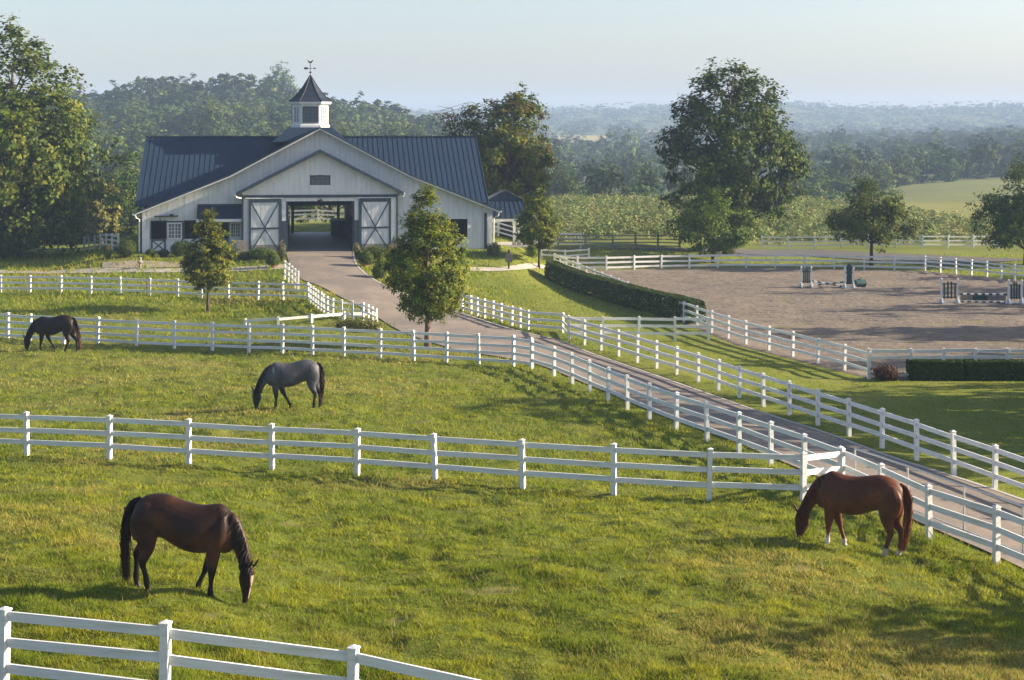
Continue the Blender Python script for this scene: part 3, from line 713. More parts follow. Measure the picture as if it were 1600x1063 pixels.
def cupwin(k, dark):
    r0, r1 = Vector(ring(1.0, 0)[k - 1]), Vector(ring(1.0, 0)[k]); mid = (r0 + r1) / 2; ex = (r1 - r0).normalized(); nrm = Vector((ex.y, -ex.x, 0))
    if nrm.dot(mid) < 0: nrm = -nrm
    hw = (r1 - r0).length / 2 * (.84 if dark else .6); z0, z1 = 9.62, 10.92
    def bx(mb, x0, x1, za, zb, d0, d1): mb.quadsolid([mid + ex * x + nrm * d + Vector((0, 0, z)) for z in (za, zb) for (x, d) in ((x0, d0), (x1, d0), (x1, d1), (x0, d1))])
    g_ = MB(); bx(g_, -hw, hw, z0, z1, .004, .02); go = part(g_, 'cupola_window', M['glass'], cup)
    f_ = MB(); s_ = .09 if dark else .05
    bx(f_, -hw, -hw + s_, z0, z1, .022, .06); bx(f_, hw - s_, hw, z0, z1, .022, .06); bx(f_, -hw + s_, hw - s_, z0, z0 + s_, .022, .06); bx(f_, -hw + s_, hw - s_, z1 - s_, z1, .022, .06)
    bx(f_, -.035, .035, z0 + s_, z1 - s_, .022, .055)
    for i in (1, 2, 3):
        z = z0 + (z1 - z0) * i / 4; bx(f_, -hw + s_, hw - s_, z - .013, z + .013, .022, .05)
    for i in (-1, 1): bx(f_, i * hw * .5 - .013, i * hw * .5 + .013, z0 + s_, z1 - s_, .022, .048)
    part(f_, 'window_frame', M['navy'] if dark else M['trimwhite'], cup)
cupwin(0, True); cupwin(1, False); cupwin(7, False); cupwin(2, True); cupwin(6, True)
va = MB(); va.tube([(0, 0, 13.3), (0, 0, 14.62)], .028, 6); va.lathe([(.02, 0), (.11, .04), (.11, .1), (.02, .14)], 10, (0, 0, 13.62))
va.tube([(-.42, 0, 14.02), (.42, 0, 14.02)], .022, 6); va.tube([(0, -.35, 14.0), (0, .35, 14.0)], .018, 6)
va.box(-.50, -.2, -.015, .015, 13.94, 14.10); va.prism([(.3, 13.94), (.5, 14.02), (.3, 14.10)], -.015, .015, 'xz')
va.prism([(-.22, 14.62), (-.12, 14.46), (.1, 14.44), (.16, 14.55), (.26, 14.66), (.17, 14.70), (.12, 14.62), (0, 14.55), (-.12, 14.60), (-.2, 14.74)], -.02, .02, 'xz')
part(va, 'weathervane', M['iron'], cup)
p = loft_rings([[(-3.0, -2.6, 8.1), (3.0, -2.6, 8.1), (3.0, 2.6, 8.1), (-3.0, 2.6, 8.1)], [(-1.75, -1.7, 9.24), (1.75, -1.7, 9.24), (1.75, 1.7, 9.24), (-1.75, 1.7, 9.24)]])
part(p, 'cupola_saddle', M['roof'], cup)

# ------------------------------------------------------------------ pavilion right of the barn
def bw(a, b): q = b2w(a, b); return q
pq = bw(14.55, 3.2); pz = float(G0(np.array([pq[0]]), np.array([pq[1]]))[0])
pv = tag(empty('pavilion', (pq[0], pq[1], pz), YAW), 'small open pavilion with blue roof and white posts right of the barn', 'pavilion')
dz = BZ - pz
r_ = MB(); ew, ed, ze = 1.85, 2.0, dz + 2.08; zr, gw = dz + 3.52, 1.35
r_.v += [(-ew, -.0, ze), (ew, 0, ze), (ew, 2 * ed, ze), (-ew, 2 * ed, ze), (-gw, 1.1, zr), (gw, 1.1, zr), (gw, 2 * ed - 1.1, zr), (-gw, 2 * ed - 1.1, zr)]
r_.f += [(0, 1, 5, 4), (1, 2, 6, 5), (2, 3, 7, 6), (3, 0, 4, 7), (3, 2, 1, 0), (4, 5, 6, 7)]
part(r_, 'hip_roof', M['roof'], pv)
r_ = MB(); r_.prism([(-gw - .1, zr + .002), (gw + .1, zr + .002), (0, dz + 4.25)], 1.0, 2 * ed - 1.0, 'xz'); gt = part(r_, 'gablet', M['roof'], pv)
r_ = MB(); r_.bar((-gw - .14, .97, zr + .03), (0, .97, dz + 4.3), .1, .035); r_.bar((gw + .14, .98, zr + .03), (0, .98, dz + 4.31), .1, .035); part(r_, 'gablet_edge', M['graywood'], gt)
se = MB()
for i in range(9): a = -1 + i * .25; se.bar((a * ew, 0, ze + .02), (a * gw, 1.1, zr + .02), .03, .045)
tag(part(se, 'roof_seam', M['roof'], pv), kind='stuff')
p = MB(); p.box(-1.72, 1.72, .12, .26, ze - .22, ze - .005); p.box(-1.72, 1.72, 3.74, 3.88, ze - .22, ze - .005); p.box(-1.72, -1.58, .262, 3.738, ze - .22, ze - .005); p.box(1.58, 1.72, .262, 3.738, ze - .22, ze - .005); part(p, 'eaves_beam', M['trimwhite'], pv)
for (x, y) in ((-1.62, .2), (.62, .2), (1.0, .2), (1.58, .35), (-1.62, 3.8), (1.62, 3.8)):
    p = MB(); p.box(x - .09, x + .09, y - .09, y + .09, .3, ze - .225); po = part(p, 'post', M['trimwhite'], pv)
    p = MB(); p.box(x - .15, x + .15, y - .15, y + .15, 0, .298); part(p, 'post_base', M['stone'], po)
p = MB(); p.box(-1.8, 1.8, .02, 3.9, -.1, .05); part(p, 'floor_slab', M['concrete'], pv)
p = MB(); p.box(1.66, 1.9, .0, .12, .25, 1.35); p.box(2.3, 2.5, .0, .12, .25, 1.3); p.bar((1.9, .06, 1.15), (2.3, .06, 1.15), .05, .1); p.bar((1.9, .06, .6), (2.3, .06, .6), .05, .1); part(p, 'side_gate', M['trimwhite'], pv)
#==PART3==
# ------------------------------------------------------------------ fences: each post and each rail a part
_pm = {}
def post_mesh(wd, h, cap=True, key='paint'):
    k = (round(wd, 3), round(h, 2), key)
    if k not in _pm:
        mb = MB(); mb.box(-wd / 2, wd / 2, -wd / 2, wd / 2, -.5, h)
        if cap:
            c = wd / 2 + .012; mb.box(-c, c, -c, c, h, h + .025)
            b0 = len(mb.v); mb.v += [(-c + .004, -c + .004, h + .025), (c - .004, -c + .004, h + .025), (c - .004, c - .004, h + .025), (-c + .004, c - .004, h + .025), (0, 0, h + .06)]
            mb.f += [(b0, b0 + 1, b0 + 4), (b0 + 1, b0 + 2, b0 + 4), (b0 + 2, b0 + 3, b0 + 4), (b0 + 3, b0, b0 + 4)]
        _pm[k] = mb.mesh('post', M[key])
    return _pm[k]
_rm = {}
def rail_mesh(hh, th, key='paint'):
    k = (hh, th, key)
    if k not in _rm:
        mb = MB(); mb.box(0, 1, -th / 2, th / 2, -hh / 2, hh / 2); _rm[k] = mb.mesh('rail', M[key])
    return _rm[k]
def fence(label, P, h=1.28, rails=(1.16, .78, .40), rh=.14, pw=.125, key='paint', name='board_fence', cat='fence', group=None, rth=.04, jit=.018):
    P = [np.asarray(p, float) for p in P]
    P = [np.array([p[0], p[1], float(G0(np.array([p[0]]), np.array([p[1]]))[0])]) if len(p) < 3 else p for p in P]
    o = tag(empty(name, tuple(P[0])), label, cat, group)
    pm = post_mesh(pw, h, True, key); rm_ = rail_mesh(rh, rth, key)
    r = random.Random(len(P) * 7 + int(P[0][0] * 10))
    for i, p in enumerate(P):
        d = P[min(i + 1, len(P) - 1)] - P[max(i - 1, 0)]
        link('post', pm, o, tuple(p - P[0]), (r.gauss(0, jit), r.gauss(0, jit), math.atan2(d[1], d[0])), (1, 1, 1 + r.gauss(0, .006)))
    for a, c in zip(P[:-1], P[1:]):
        d = c - a; L = math.hypot(d[0], d[1]); yaw = math.atan2(d[1], d[0]); u = np.array([d[0] / L, d[1] / L, d[2] / L])
        for z in rails:
            z0 = z + r.gauss(0, .009); dz_ = r.gauss(0, .012)
            s = a + u * (pw / 2 * .9) + np.array([0, 0, z0]); e = c - u * (pw / 2 * .9) + np.array([0, 0, z0 + dz_])
            dd = e - s; LL = float(np.linalg.norm(dd))
            link('rail', rm_, o, tuple(s - P[0]), (0, -math.asin(dd[2] / LL), yaw), (LL, 1, 1))
    return o
def gpl(l): return [gp(*p) for p in l]
def along(l, step, smooth=1):
    return ground_pts(resample(smooth_poly(gpl(l), smooth) if smooth else np.array(gpl(l))[:, :2], step))
# nearest paddock fence, lower left corner of the photo
fence('nearest white three-rail fence, cut off by the lower left corner of the picture', gpl([(-245, 1056), (5, 1085), (257, 1117), (549, 1156), (890, 1243)]))
F3 = along([(831, 577), (873, 590), (933, 618), (1003, 651), (1059, 673), (1125, 696), (1163, 711), (1240, 742), (1310, 772), (1396, 816), (1460, 848), (1537, 874), (1640, 917), (1760, 975)], 2.45)
F2E = F3[int(np.argmin(np.abs(800 + F3[:, 0] / F3[:, 1] * F - 1338)))] + np.array([-.04, -.14, 0])
fence('white three-rail fence crossing the pasture between the near bay and the grey horse', gpl([(-350, 695), (-220, 700), (-90, 706), (42, 711.5), (171, 718), (295, 726), (425, 734), (558, 742), (680, 752), (817, 763), (959, 773), (1108, 781), (1255, 786)]) + [F2E])
fence('white three-rail fence on the near side of the drive, passing behind the chestnut horse', F3)
fence('white four-rail fence along the top of the pasture behind the black horse', gpl([(-300, 520), (-240, 521.5), (-175, 523), (-112, 524.5), (-50, 525.5), (12.6, 531), (47, 533.5), (100, 536), (152.7, 539), (213, 542.5), (272.5, 545), (331.8, 547.5), (389, 550), (441, 551.5), (488, 554), (537, 556.5), (594, 559.5), (646.5, 562.5), (697.5, 565.5), (748, 569), (802, 572), (831, 577)]), h=1.36, rails=(1.25, .91, .57, .23), rh=.13)
F5 = along([(889, 531), (945, 550), (1016, 573), (1057, 587), (1100, 601), (1148, 620), (1203, 639), (1260, 659), (1325, 681), (1400, 708), (1482, 739), (1574, 773), (1700, 822)], 2.3)
fence('white three-rail fence on the far side of the drive, running to the right edge', F5)
fence('short white three-rail fence joining the drive fence to the riding arena', gpl([(889, 531), (943, 532), (998, 532), (1055, 532.5), (1107, 533.5)]), h=1.25)
fence('white two-rail fence running from the drive behind the pear tree to the lawn corner', gpl([(722, 487), (736, 491), (746, 494), (757, 497), (770, 500), (783, 504), (800, 508.5), (813, 512), (825, 515.5)]) + gpl([(879, 519.5), (889, 531)]), h=1.08, rails=(.98, .62, .26))
fence('white three-rail fence across the left lawn in front of the barn', gpl([(-240, 457), (-192, 457), (-144, 457), (-96, 457), (-48, 457), (1, 457), (47, 457.3), (95.5, 457.7), (142, 459), (188, 460.5), (233.6, 462), (277.5, 463.5), (315, 466), (356.8, 467), (403, 468), (442, 469.3), (482, 471)]), h=1.06, rails=(.97, .62, .27), rh=.125, pw=.12)
fence('low white rail fence on the bank behind the four-rail fence, rising to the drive wing', gpl([(383, 512), (435, 509), (487, 504.5), (538, 500), (586, 500)]), h=.44, rails=(.35,), rh=.14)
wing = along([(482, 471), (497, 483), (510, 492), (525, 498), (548, 500), (568, 502), (589, 513)], .62, 2)
fence('curved white picket wing with closely set pickets beside the drive', wing, h=1.05, rails=(.92, .58, .24), rh=.1, pw=.10, name='picket_fence', rth=.03)
fence('short white picket fence on the left of the drive close to the barn', along([(445, 437), (455, 444), (466, 455)], 1.1, 0), h=1.2, rails=(1.1, .75, .38), rh=.1, pw=.11, name='picket_fence', rth=.03)
AF = along([(1358, 592.5), (1327.5, 582.5), (1251, 562), (1164, 539), (1107, 520), (1000, 479), (905, 439), (866, 421)], 2.35, 0)
fence('white three-rail arena fence along the clipped hedge, ending by the dark red bush', AF, h=1.26)
fence('white three-rail arena fence behind the boxwood hedge at the right edge', [np.array([*(AF[0][:2] + np.array([k, .02 * k])), AZ]) for k in (0, 1.9, 3.4, 4.9, 6.35, 7.8, 9.3, 10.8)], h=1.36, rails=(1.28, .98, .2))
FA = along([(866, 421), (880, 423), (917, 424), (966, 423), (1065, 420), (1201, 419), (1330, 421), (1445, 424)], 2.3, 1)
fence('white three-rail fence along the far side of the sand arena', FA, h=1.14, rails=(1.05, .66, .27), rh=.15, pw=.12)
fence('white three-rail fence at the far right end of the arena, behind the right-hand jump', along([(1445, 424), (1500, 429), (1550, 434), (1600, 440.5), (1660, 447)], 1.5, 0), h=1.2, rails=(1.1, .78, .45), rh=.12, pw=.12)
fence('low white two-rail fence behind the far left corner of the arena', along([(846, 404), (920, 403.5)], 2.4, 0), h=.8, rails=(.7, .32), rh=.13)
fence('weathered brown rail fence at the foot of the scrub field', along([(872, 389), (960, 389.5), (1062, 389.5)], 2.4, 0), h=1.25, rails=(1.15, .85, .55, .25), rh=.1, key='graywood')
fence('distant white rail fence at the foot of the scrub field, behind the arena trees', along([(1190, 389), (1300, 388.5), (1440, 388), (1560, 388)], 2.4, 0), h=1.2, rails=(1.1, .72, .34), rh=.12)
fence('white rail fence under the big tree at the left edge', along([(-160, 401), (-40, 399), (60, 397), (130, 395), (185, 393)], 2.5, 0), h=1.25, rails=(1.15, .78, .40), rh=.12)
fence('white rail fence beyond the barn, seen through the open aisle', [np.array([x, 152 + .1 * (x + 16), G0(np.array([x]), np.array([152.0]))[0]]) for x in np.arange(-27, -9, 2.6)], h=1.45, rails=(1.38, .98, .58), rh=.15)
fence('white rail fence behind the pavilion', [np.array([x, 134.0, G0(np.array([x]), np.array([134.0]))[0]]) for x in np.arange(-6, 6.1, 2.4)], h=1.3, rails=(1.2, .8, .4), rh=.13)
# steel handrail along the drive
PR = along([(1336, 768), (1420, 800), (1500, 832), (1600, 872), (1700, 915)], 2.6, 0)
o = tag(empty('pipe_rail', tuple(PR[0])), 'thin grey steel pipe rail beside the drive, behind the chestnut horse', 'railing')
for p_ in PR:
    q = MB(); q.tube([(0, 0, -.3), (0, 0, 1.16)], .028, 8); q.build('post', M['pipe'], o, loc=tuple(p_ - PR[0]))
for a, c in zip(PR[:-1], PR[1:]):
    q = MB(); q.tube([Vector(a - PR[0]) + Vector((0, 0, 1.18)), Vector(c - PR[0]) + Vector((0, 0, 1.18))], .03, 8); q.build('rail', M['pipe'], o)
    q = MB(); q.tube([Vector(a - PR[0]) + Vector((0, 0, .1)), Vector(c - PR[0]) + Vector((0, 0, .1))], .02, 6); q.build('rail', M['pipe'], o)

# ------------------------------------------------------------------ show jumps in the arena
def at_arena(px, py):
    x, y = flat(px, py, AZ + .05); return np.array([x, y, AZ + .06])
def jump_wing(px, py, wd, h, label, extra=0.0):
    o = tag(empty('jump_wing', tuple(at_arena(px, py))), label, 'jump wing', 'white and green jump wings in the arena')
    for x, hh in ((0, h), (wd, h - .02)):
        q = MB(); q.box(x - .05, x + .05, -.05, .05, .0, hh); q.lathe([(.06, 0), (.065, .05), (.01, .09)], 8, (x, 0, hh)); po = q.build('post', M['trimwhite'], o)
        q = MB()
        for s in (-1, 1):
            q.prism([(s * .06, .0), (s * .36, .0), (s * .36, .07), (s * .06, .42)], x - .03, x + .03, 'yz')
            q.prism([(x + s * .052, .0), (x + s * .24, .0), (x + s * .24, .05), (x + s * .052, .34)], -.025, .025, 'xz')
        q.build('foot', M['trimwhite'], po)
    for z in (.34, h - .34):
        q = MB(); q.box(.052, wd - .052, -.03, .03, z, z + .08); q.build('cross_bar', M['jumpgreen'], o)
    q = MB(); q.box(.052, wd - .052, -.03, .03, .02, .1); q.build('bottom_bar', M['trimwhite'], o)
    for i in range(4):
        x = .17 + (wd - .34) * i / 3; hh = h - .26 + extra + .1 * math.sin(math.pi * i / 3)
        q = MB(); q.box(x - .05, x + .05, -.055, -.031, .3, hh); q.prism([(x - .05, hh + .001), (x + .05, hh + .001), (x, hh + .07)], -.055, -.031, 'xz'); q.build('picket', M['jumpgreen'], o)
    return o
def pole(p, q_, label, name='jump_pole', bands=9, rad=.055, c0='trimwhite', c1='jumpgreen'):
    p = Vector(p); q_ = Vector(q_)
    o = tag(empty(name, tuple(p)), label, 'jump pole')
    for i in range(bands):
        a = (q_ - p) * (i / bands); c = (q_ - p) * ((i + 1) / bands)
        mb = MB(); mb.tube([a, c], rad, 10); mb.build('band', M[c1 if i % 2 == 0 else c0], o)
    return o
jump_wing(1471, 474, 1.05, 1.55, 'white jump wing with dark green pickets at the left end of the green panel jump')
jump_wing(1576, 475, .85, 1.5, 'white jump wing with dark green pickets at the right end of the green panel jump')
A1 = at_arena(1499, 473); B1 = at_arena(1573, 474); S = Vector(B1 - A1)
pole(Vector(A1) + Vector((0, -.03, .56)), Vector(B1) + Vector((0, -.03, .56)), 'upper green and white banded pole of the green panel jump', bands=13)
pole(Vector(A1) + Vector((0, -.14, .07)), Vector(B1) + Vector((0, -.14, .07)), 'banded ground pole lying under the green panel jump', bands=13)
pn = tag(empty('jump_filler', tuple(A1)), 'flat jump panel with dark green middle and pale ends between the right wings', 'jump panel')
for k0, k1, c in ((.02, .27, 'graywood'), (.275, .60, 'jumpgreen'), (.605, .98, 'graywood')):
    q = MB(); a = S * k0; c_ = S * k1; q.bar(a + Vector((0, 0, .32)), c_ + Vector((0, 0, .32)), .05, .34); q.build('panel_board', M[c], pn)
for k in (.33, .52):
    q = MB(); q.bar(S * k + Vector((0, 0, .535)), S * (k + .1) + Vector((0, 0, .535)), .045, .07); q.build('crest', M['jumpgreen'], pn)
jump_wing(1252, 449, .72, 1.42, 'white jump wing with thin green pickets at the left end of the far crossed-pole jump')
jump_wing(1320, 451, .62, 1.42, 'tall dark green jump wing beside the green barrel in the arena', .45)
A2 = at_arena(1266, 448); B2 = at_arena(1318, 450)
pole(Vector(A2) + Vector((0, 0, .42)), Vector(B2) + Vector((0, 0, .08)), 'banded pole of the far jump sloping down to the right', bands=9)
pole(Vector(A2) + Vector((0, -.14, .08)), Vector(B2) + Vector((0, -.14, .42)), 'banded pole of the far jump sloping up to the right', bands=9)
q = MB(); q.tube([(0, 0, .27), (.75, .25, .27)], [.27, .27], 16); bo = tag(q.build('barrel', M['jumpgreen'], loc=tuple(at_arena(1336, 449.5))), 'green barrel lying on its side beside the far jump', 'barrel')
q = MB(); q.prism([(.0, .0), (.5, .0), (.5, .25), (.25, .25), (.25, .5), (0, .5)], -.25, .25, 'xz'); tag(q.build('mounting_block', M['jumpgreen'], loc=tuple(at_arena(1346.5, 447)), rot=(0, 0, 2.6)), 'green stepped mounting block behind the barrel', 'block')

# ------------------------------------------------------------------ small things near the barn
pb = gp(795, 421)
o = tag(empty('box_post', tuple(pb)), 'grey wooden box on a dark post on the lawn before the pavilion', 'post box')
q = MB(); q.box(-.06, .06, -.06, .06, -.2, 1.42); q.build('post', M['dark'], o)
q = MB(); q.prism([(-.25, .55), (.25, .5), (.25, .95), (.2, 1.12), (-.2, 1.12), (-.27, .7)], -.2, -.061, 'xz'); q.build('box', M['graywood'], o)
gp_ = gp(219, 420)
q = MB(); q.lathe([(.16, 0), (.17, .05), (.09, .1), (.08, .3), (.2, .42), (.22, .5), (.12, .55), (.09, .6), (.11, .72), (.04, .8)], 10)
tag(q.build('garden_ornament', M['stone'], loc=tuple(gp_)), 'small weathered stone ornament on the gravel in front of the barn', 'ornament')

# ------------------------------------------------------------------ plants
def leaf_quads(P, Nn, size, asp=.62, seed=0, jitter=.35):
    """diamond leaves at P facing Nn"""
    r = np.random.default_rng(seed); n = len(P)
    Nn = Nn / (np.linalg.norm(Nn, axis=1, keepdims=True) + 1e-9)
    t = r.normal(size=(n, 3)); t -= Nn * (t * Nn).sum(1, keepdims=True); t /= np.linalg.norm(t, axis=1, keepdims=True) + 1e-9
    s = np.cross(Nn, t); L = size * (1 + jitter * r.normal(size=(n, 1)).clip(-1.5, 1.5))
    v = np.stack([P - t * L * .5, P + s * L * asp * .5, P + t * L * .5, P - s * L * asp * .5], 1).reshape(-1, 3)
    return v, np.arange(4 * n).reshape(n, 4)
def tints(n, cols, r, spread=.22):
    c = np.array(cols)[r.integers(0, len(cols), n)]
    return c * (1 + spread * r.normal(size=(n, 1)).clip(-1.6, 1.6))
G_PEAR = [(.125, .160, .016), (.095, .138, .014), (.175, .190, .022), (.066, .105, .012)]
G_OAK = [(.088, .122, .015), (.068, .104, .013), (.125, .146, .020), (.046, .078, .012)]
G_DARK = [(.066, .102, .015), (.050, .084, .014), (.092, .120, .019), (.036, .064, .012)]
G_BOX = [(.055, .092, .018), (.075, .112, .020), (.042, .074, .015)]
def crown(name, prof, H, seed, tips=46, clumps=11, leaves=26, leaf=.2, spread=.17, cols=G_PEAR, cb=.12, lobes=.22, updir=.3, flat_=.75, core=.5, wob=(0, 0), nrand=.42):
    """leafy crown: limb tips fill an uneven outline, leaf clumps gather round each tip. prof: (height fraction, radius)"""
    r = np.random.default_rng(seed)
    pt = np.array([p[0] for p in prof]); pr = np.array([p[1] for p in prof])
    ph = r.uniform(0, 6.28, 6)
    def rad(t, a):
        k = 1 + lobes * (.5 * np.sin(2 * a + ph[0] + 5 * t) + .5 * np.sin(3 * a + ph[1] - 8 * t) + .4 * np.sin(5 * a + ph[2] + 14 * t))
        return np.interp(t, pt, pr) * k
    T = []
    while len(T) < tips:
        t = r.uniform(pt[0], pt[-1])
        if r.uniform() < (np.interp(t, pt, pr) / pr.max()) ** 1.2 + .06: T.append(t)
    T = np.array(T); A = np.arange(tips) * 2.39996 + r.normal(size=tips) * .35
    rr = rad(T, A) * (core + (1 - core) * np.sqrt(r.uniform(size=tips)))
    tip = np.column_stack([rr * np.cos(A) + wob[0] * T, rr * np.sin(A) + wob[1] * T, T * H])
    W = pr.max() * spread * 2
    n1 = tips * clumps
    cc = np.repeat(tip, clumps, 0) + r.normal(size=(n1, 3)) * W * .5 * np.array([1, 1, flat_])
    tocen = np.repeat(tip, clumps, 0) - np.array([0, 0, .45 * H]); tocen /= np.linalg.norm(tocen, axis=1, keepdims=True)
    n2 = n1 * leaves
    lp = np.repeat(cc, leaves, 0) + r.normal(size=(n2, 3)) * W * .22 * np.array([1, 1, .7])
    nn = np.repeat(tocen, leaves, 0) * .9 + (lp - np.repeat(cc, leaves, 0)) / (W * .22 + 1e-6) * .25 + r.normal(size=(n2, 3)) * nrand + np.array([0, 0, updir])
    v, f = leaf_quads(lp, nn, leaf, seed=seed)
    base = np.repeat(tints(n1, cols, r, .16), leaves, 0) * (1 + .2 * r.normal(size=(n2, 1)).clip(-1.5, 1.5))
    col = np.repeat(base, 4, 0).clip(.01, 1)
    return mesh_np(name, v, f, [M['leaf']], col=col), tip
def tree(label, px, py, prof, H, seed, trunk_r=.16, bark='bark', limbs=26, name='tree', D=None, group=None, base_t=.22, lean=(0, 0), xyz=None, cat='tree', **k):
    p = xyz if xyz is not None else (gp(px, py) if D is None else np.array([(px - 800) / F * D, D, float(G0(np.array([(px - 800) / F * D]), np.array([float(D)]))[0])]))
    o = tag(empty(name, tuple(p)), label, cat, group)
    me, tip = crown('crown', prof, H, seed, **k)
    link('crown', me, o)
    r = np.random.default_rng(seed + 99); mb = MB()
    top = H * min(.86, prof[-1][0] * .85)
    zz = np.linspace(0, top, 9)
    tp = [Vector((.03 * H * .12 * math.sin(i * 1.3 + seed), .03 * H * .12 * math.cos(i * 1.7 + seed), z)) for i, z in enumerate(zz)]
    tp[0] = Vector((0, 0, -.25))
    rd = [trunk_r * (1.45 if i == 0 else 1) * (1 - .9 * z / top) + .012 for i, z in enumerate(zz)]
    mb.tube(tp, rd, 9)
    mb.build('trunk', M[bark], o, smooth=True)
    lb = MB(); order = r.permutation(len(tip))[:limbs]
    for j in order:
        e = Vector(tip[j]); z0 = max(prof[0][0] * H * .9, min(top * .96, e.z - .55 * math.hypot(e.x, e.y) - .05 * H))
        if e.z < z0: z0 = max(prof[0][0] * H * .85, e.z * .8)
        i0 = min(7, int(z0 / top * 8)); fz = z0 / top * 8 - i0
        s = tp[i0].lerp(tp[i0 + 1], fz); s.z = z0
        m1 = s.lerp(e, .5) + Vector((0, 0, .03 * H)); rb = trunk_r * .42 * (1 - .75 * z0 / top) + .01
        lb.tube([s, m1, e], [rb, rb * .6, .008], 5, False)
    lb.build('limb', M[bark], o, smooth=True)['kind'] = 'stuff'
    return o
PEAR = [(.20, .34), (.27, .64), (.36, .88), (.47, 1.0), (.58, .93), (.70, .72), (.82, .46), (.92, .25), (1.0, .05)]
def pp(prof, r): return [(t_, q * r) for t_, q in prof]
tree('full green pear tree with a pale trunk between the pasture fence and the drive', 668, 546, pp(PEAR, 2.08), 8.2, 11, .15, 'barkpale', 30, 'pear_tree', tips=270, clumps=8, leaves=22, leaf=.115, spread=.105, cols=G_PEAR, lobes=.06, core=.22)
tree('young pear tree on the left bank in front of the barn windows', 325, 489, pp([(.25, .35), (.32, .8), (.43, 1.0), (.55, .95), (.7, .68), (.85, .38), (1, .05)], 1.45), 6.1, 23, .09, 'bark', 20, 'pear_tree', tips=130, clumps=8, leaves=22, leaf=.125, spread=.13, cols=G_PEAR, lobes=.10, core=.25)
tree('young pear tree beside the pavilion at the head of the hedge', 842, 419, pp([(.26, .4), (.36, .9), (.5, 1.0), (.65, .8), (.82, .5), (1, .06)], 1.55), 5.9, 37, .085, 'bark', 20, 'pear_tree', tips=80, clumps=9, leaves=20, leaf=.15, spread=.14, cols=G_PEAR, lobes=.14, core=.3)
tree('tall broad tree standing behind the far arena fence, the tallest on the right', 1140, 402, [(.10, 2.2), (.2, 4.2), (.32, 5.0), (.48, 5.4), (.6, 5.3), (.72, 5.1), (.82, 4.3), (.9, 3.3), (.97, 1.9), (1, .6)], 16.6, 41, .5, 'bark', 60, 'shade_tree', D=136, tips=150, clumps=9, leaves=22, leaf=.34, spread=.12, cols=G_DARK, lobes=.22, core=.4)
tree('small bushy tree in front of the tall broad tree', 1114, 419, [(.2, .8), (.3, 2.6), (.45, 3.0), (.6, 2.8), (.75, 2.2), (.9, 1.2), (1, .3)], 5.9, 43, .14, 'bark', 22, 'small_tree', D=129, tips=60, clumps=11, leaves=22, leaf=.20, spread=.15, cols=G_PEAR[:2] + G_OAK[:2], lobes=.2)
tree('round-headed small tree by the far arena fence, with white fence behind it', 1362, 418, [(.31, .8), (.38, 2.3), (.5, 3.0), (.62, 2.7), (.78, 2.0), (.92, 1.1), (1, .3)], 7.0, 47, .16, 'bark', 24, 'small_tree', D=126, tips=68, clumps=11, leaves=24, leaf=.19, spread=.14, cols=G_OAK, lobes=.24)
tree('dark tree cut by the right edge of the picture behind the arena', 1604, 412, [(.16, 1.0), (.26, 3.2), (.4, 3.7), (.6, 3.3), (.8, 2.3), (.93, 1.2), (1, .3)], 8.2, 53, .22, 'bark', 26, 'shade_tree', D=128, tips=62, clumps=11, leaves=24, leaf=.24, spread=.15, cols=G_DARK, lobes=.2)
tree('large leafy tree filling the left edge of the picture', 20, 386, [(.04, 4.0), (.14, 6.0), (.3, 6.4), (.5, 6.0), (.68, 5.1), (.82, 3.7), (.93, 2.0), (1, .5)], 18.2, 59, .55, 'bark', 50, 'shade_tree', D=124, tips=230, clumps=8, leaves=18, leaf=.36, spread=.115, cols=G_OAK, lobes=.14, core=.4)
tree('tall oak rising behind the barn roof and pavilion', 792, 384, [(.16, 1.6), (.3, 3.0), (.45, 3.6), (.62, 3.6), (.78, 3.1), (.9, 1.9), (1, .5)], 14.2, 61, .55, 'bark', 44, 'oak_tree', D=138, tips=110, clumps=10, leaves=24, leaf=.29, spread=.15, cols=G_OAK + [(.105, .085, .02)], lobes=.25)
# thin bare branches reaching left over the barn roof from the oak
r = random.Random(5)
ob = tag(empty('bare_tree', (-3.9, 139, -1.3)), 'half-bare tree with brown leaves leaning over the right end of the barn roof', 'tree')
mb = MB(); mb.tube([(0, 0, 0), (-.1, 0, 5), (-.7, 0, 9), (-1.6, 0, 12.3)], [.2, .15, .09, .03], 7)
for i in range(16):
    z = 6 + i * .42; x = -.3 - (z - 6) * .17
    mb.tube([(x, 0, z), (x + r.uniform(-1.4, 1.0), r.uniform(-.6, .6), z + r.uniform(.5, 1.3)), (x + r.uniform(-2.2, 1.8), r.uniform(-.9, .9), z + r.uniform(.8, 1.9))], [.05, .03, .01], 5, False)
mb.build('trunk', M['bark'], ob)
rr_ = np.random.default_rng(4); n = 1900; cz = rr_.uniform(7.5, 12.6, n); cen = np.column_stack([-.3 - (cz - 6) * .17 + rr_.normal(size=n) * .75, rr_.normal(size=n) * .6, cz])
v, f = leaf_quads(cen, rr_.normal(size=(n, 3)), .2, seed=8); link('crown', mesh_np('crown', v, f, [M['leaf']], col=np.repeat(tints(n, [(.12, .075, .03), (.09, .075, .025), (.06, .07, .02)], rr_), 4, 0).clip(.01, 1)), ob)

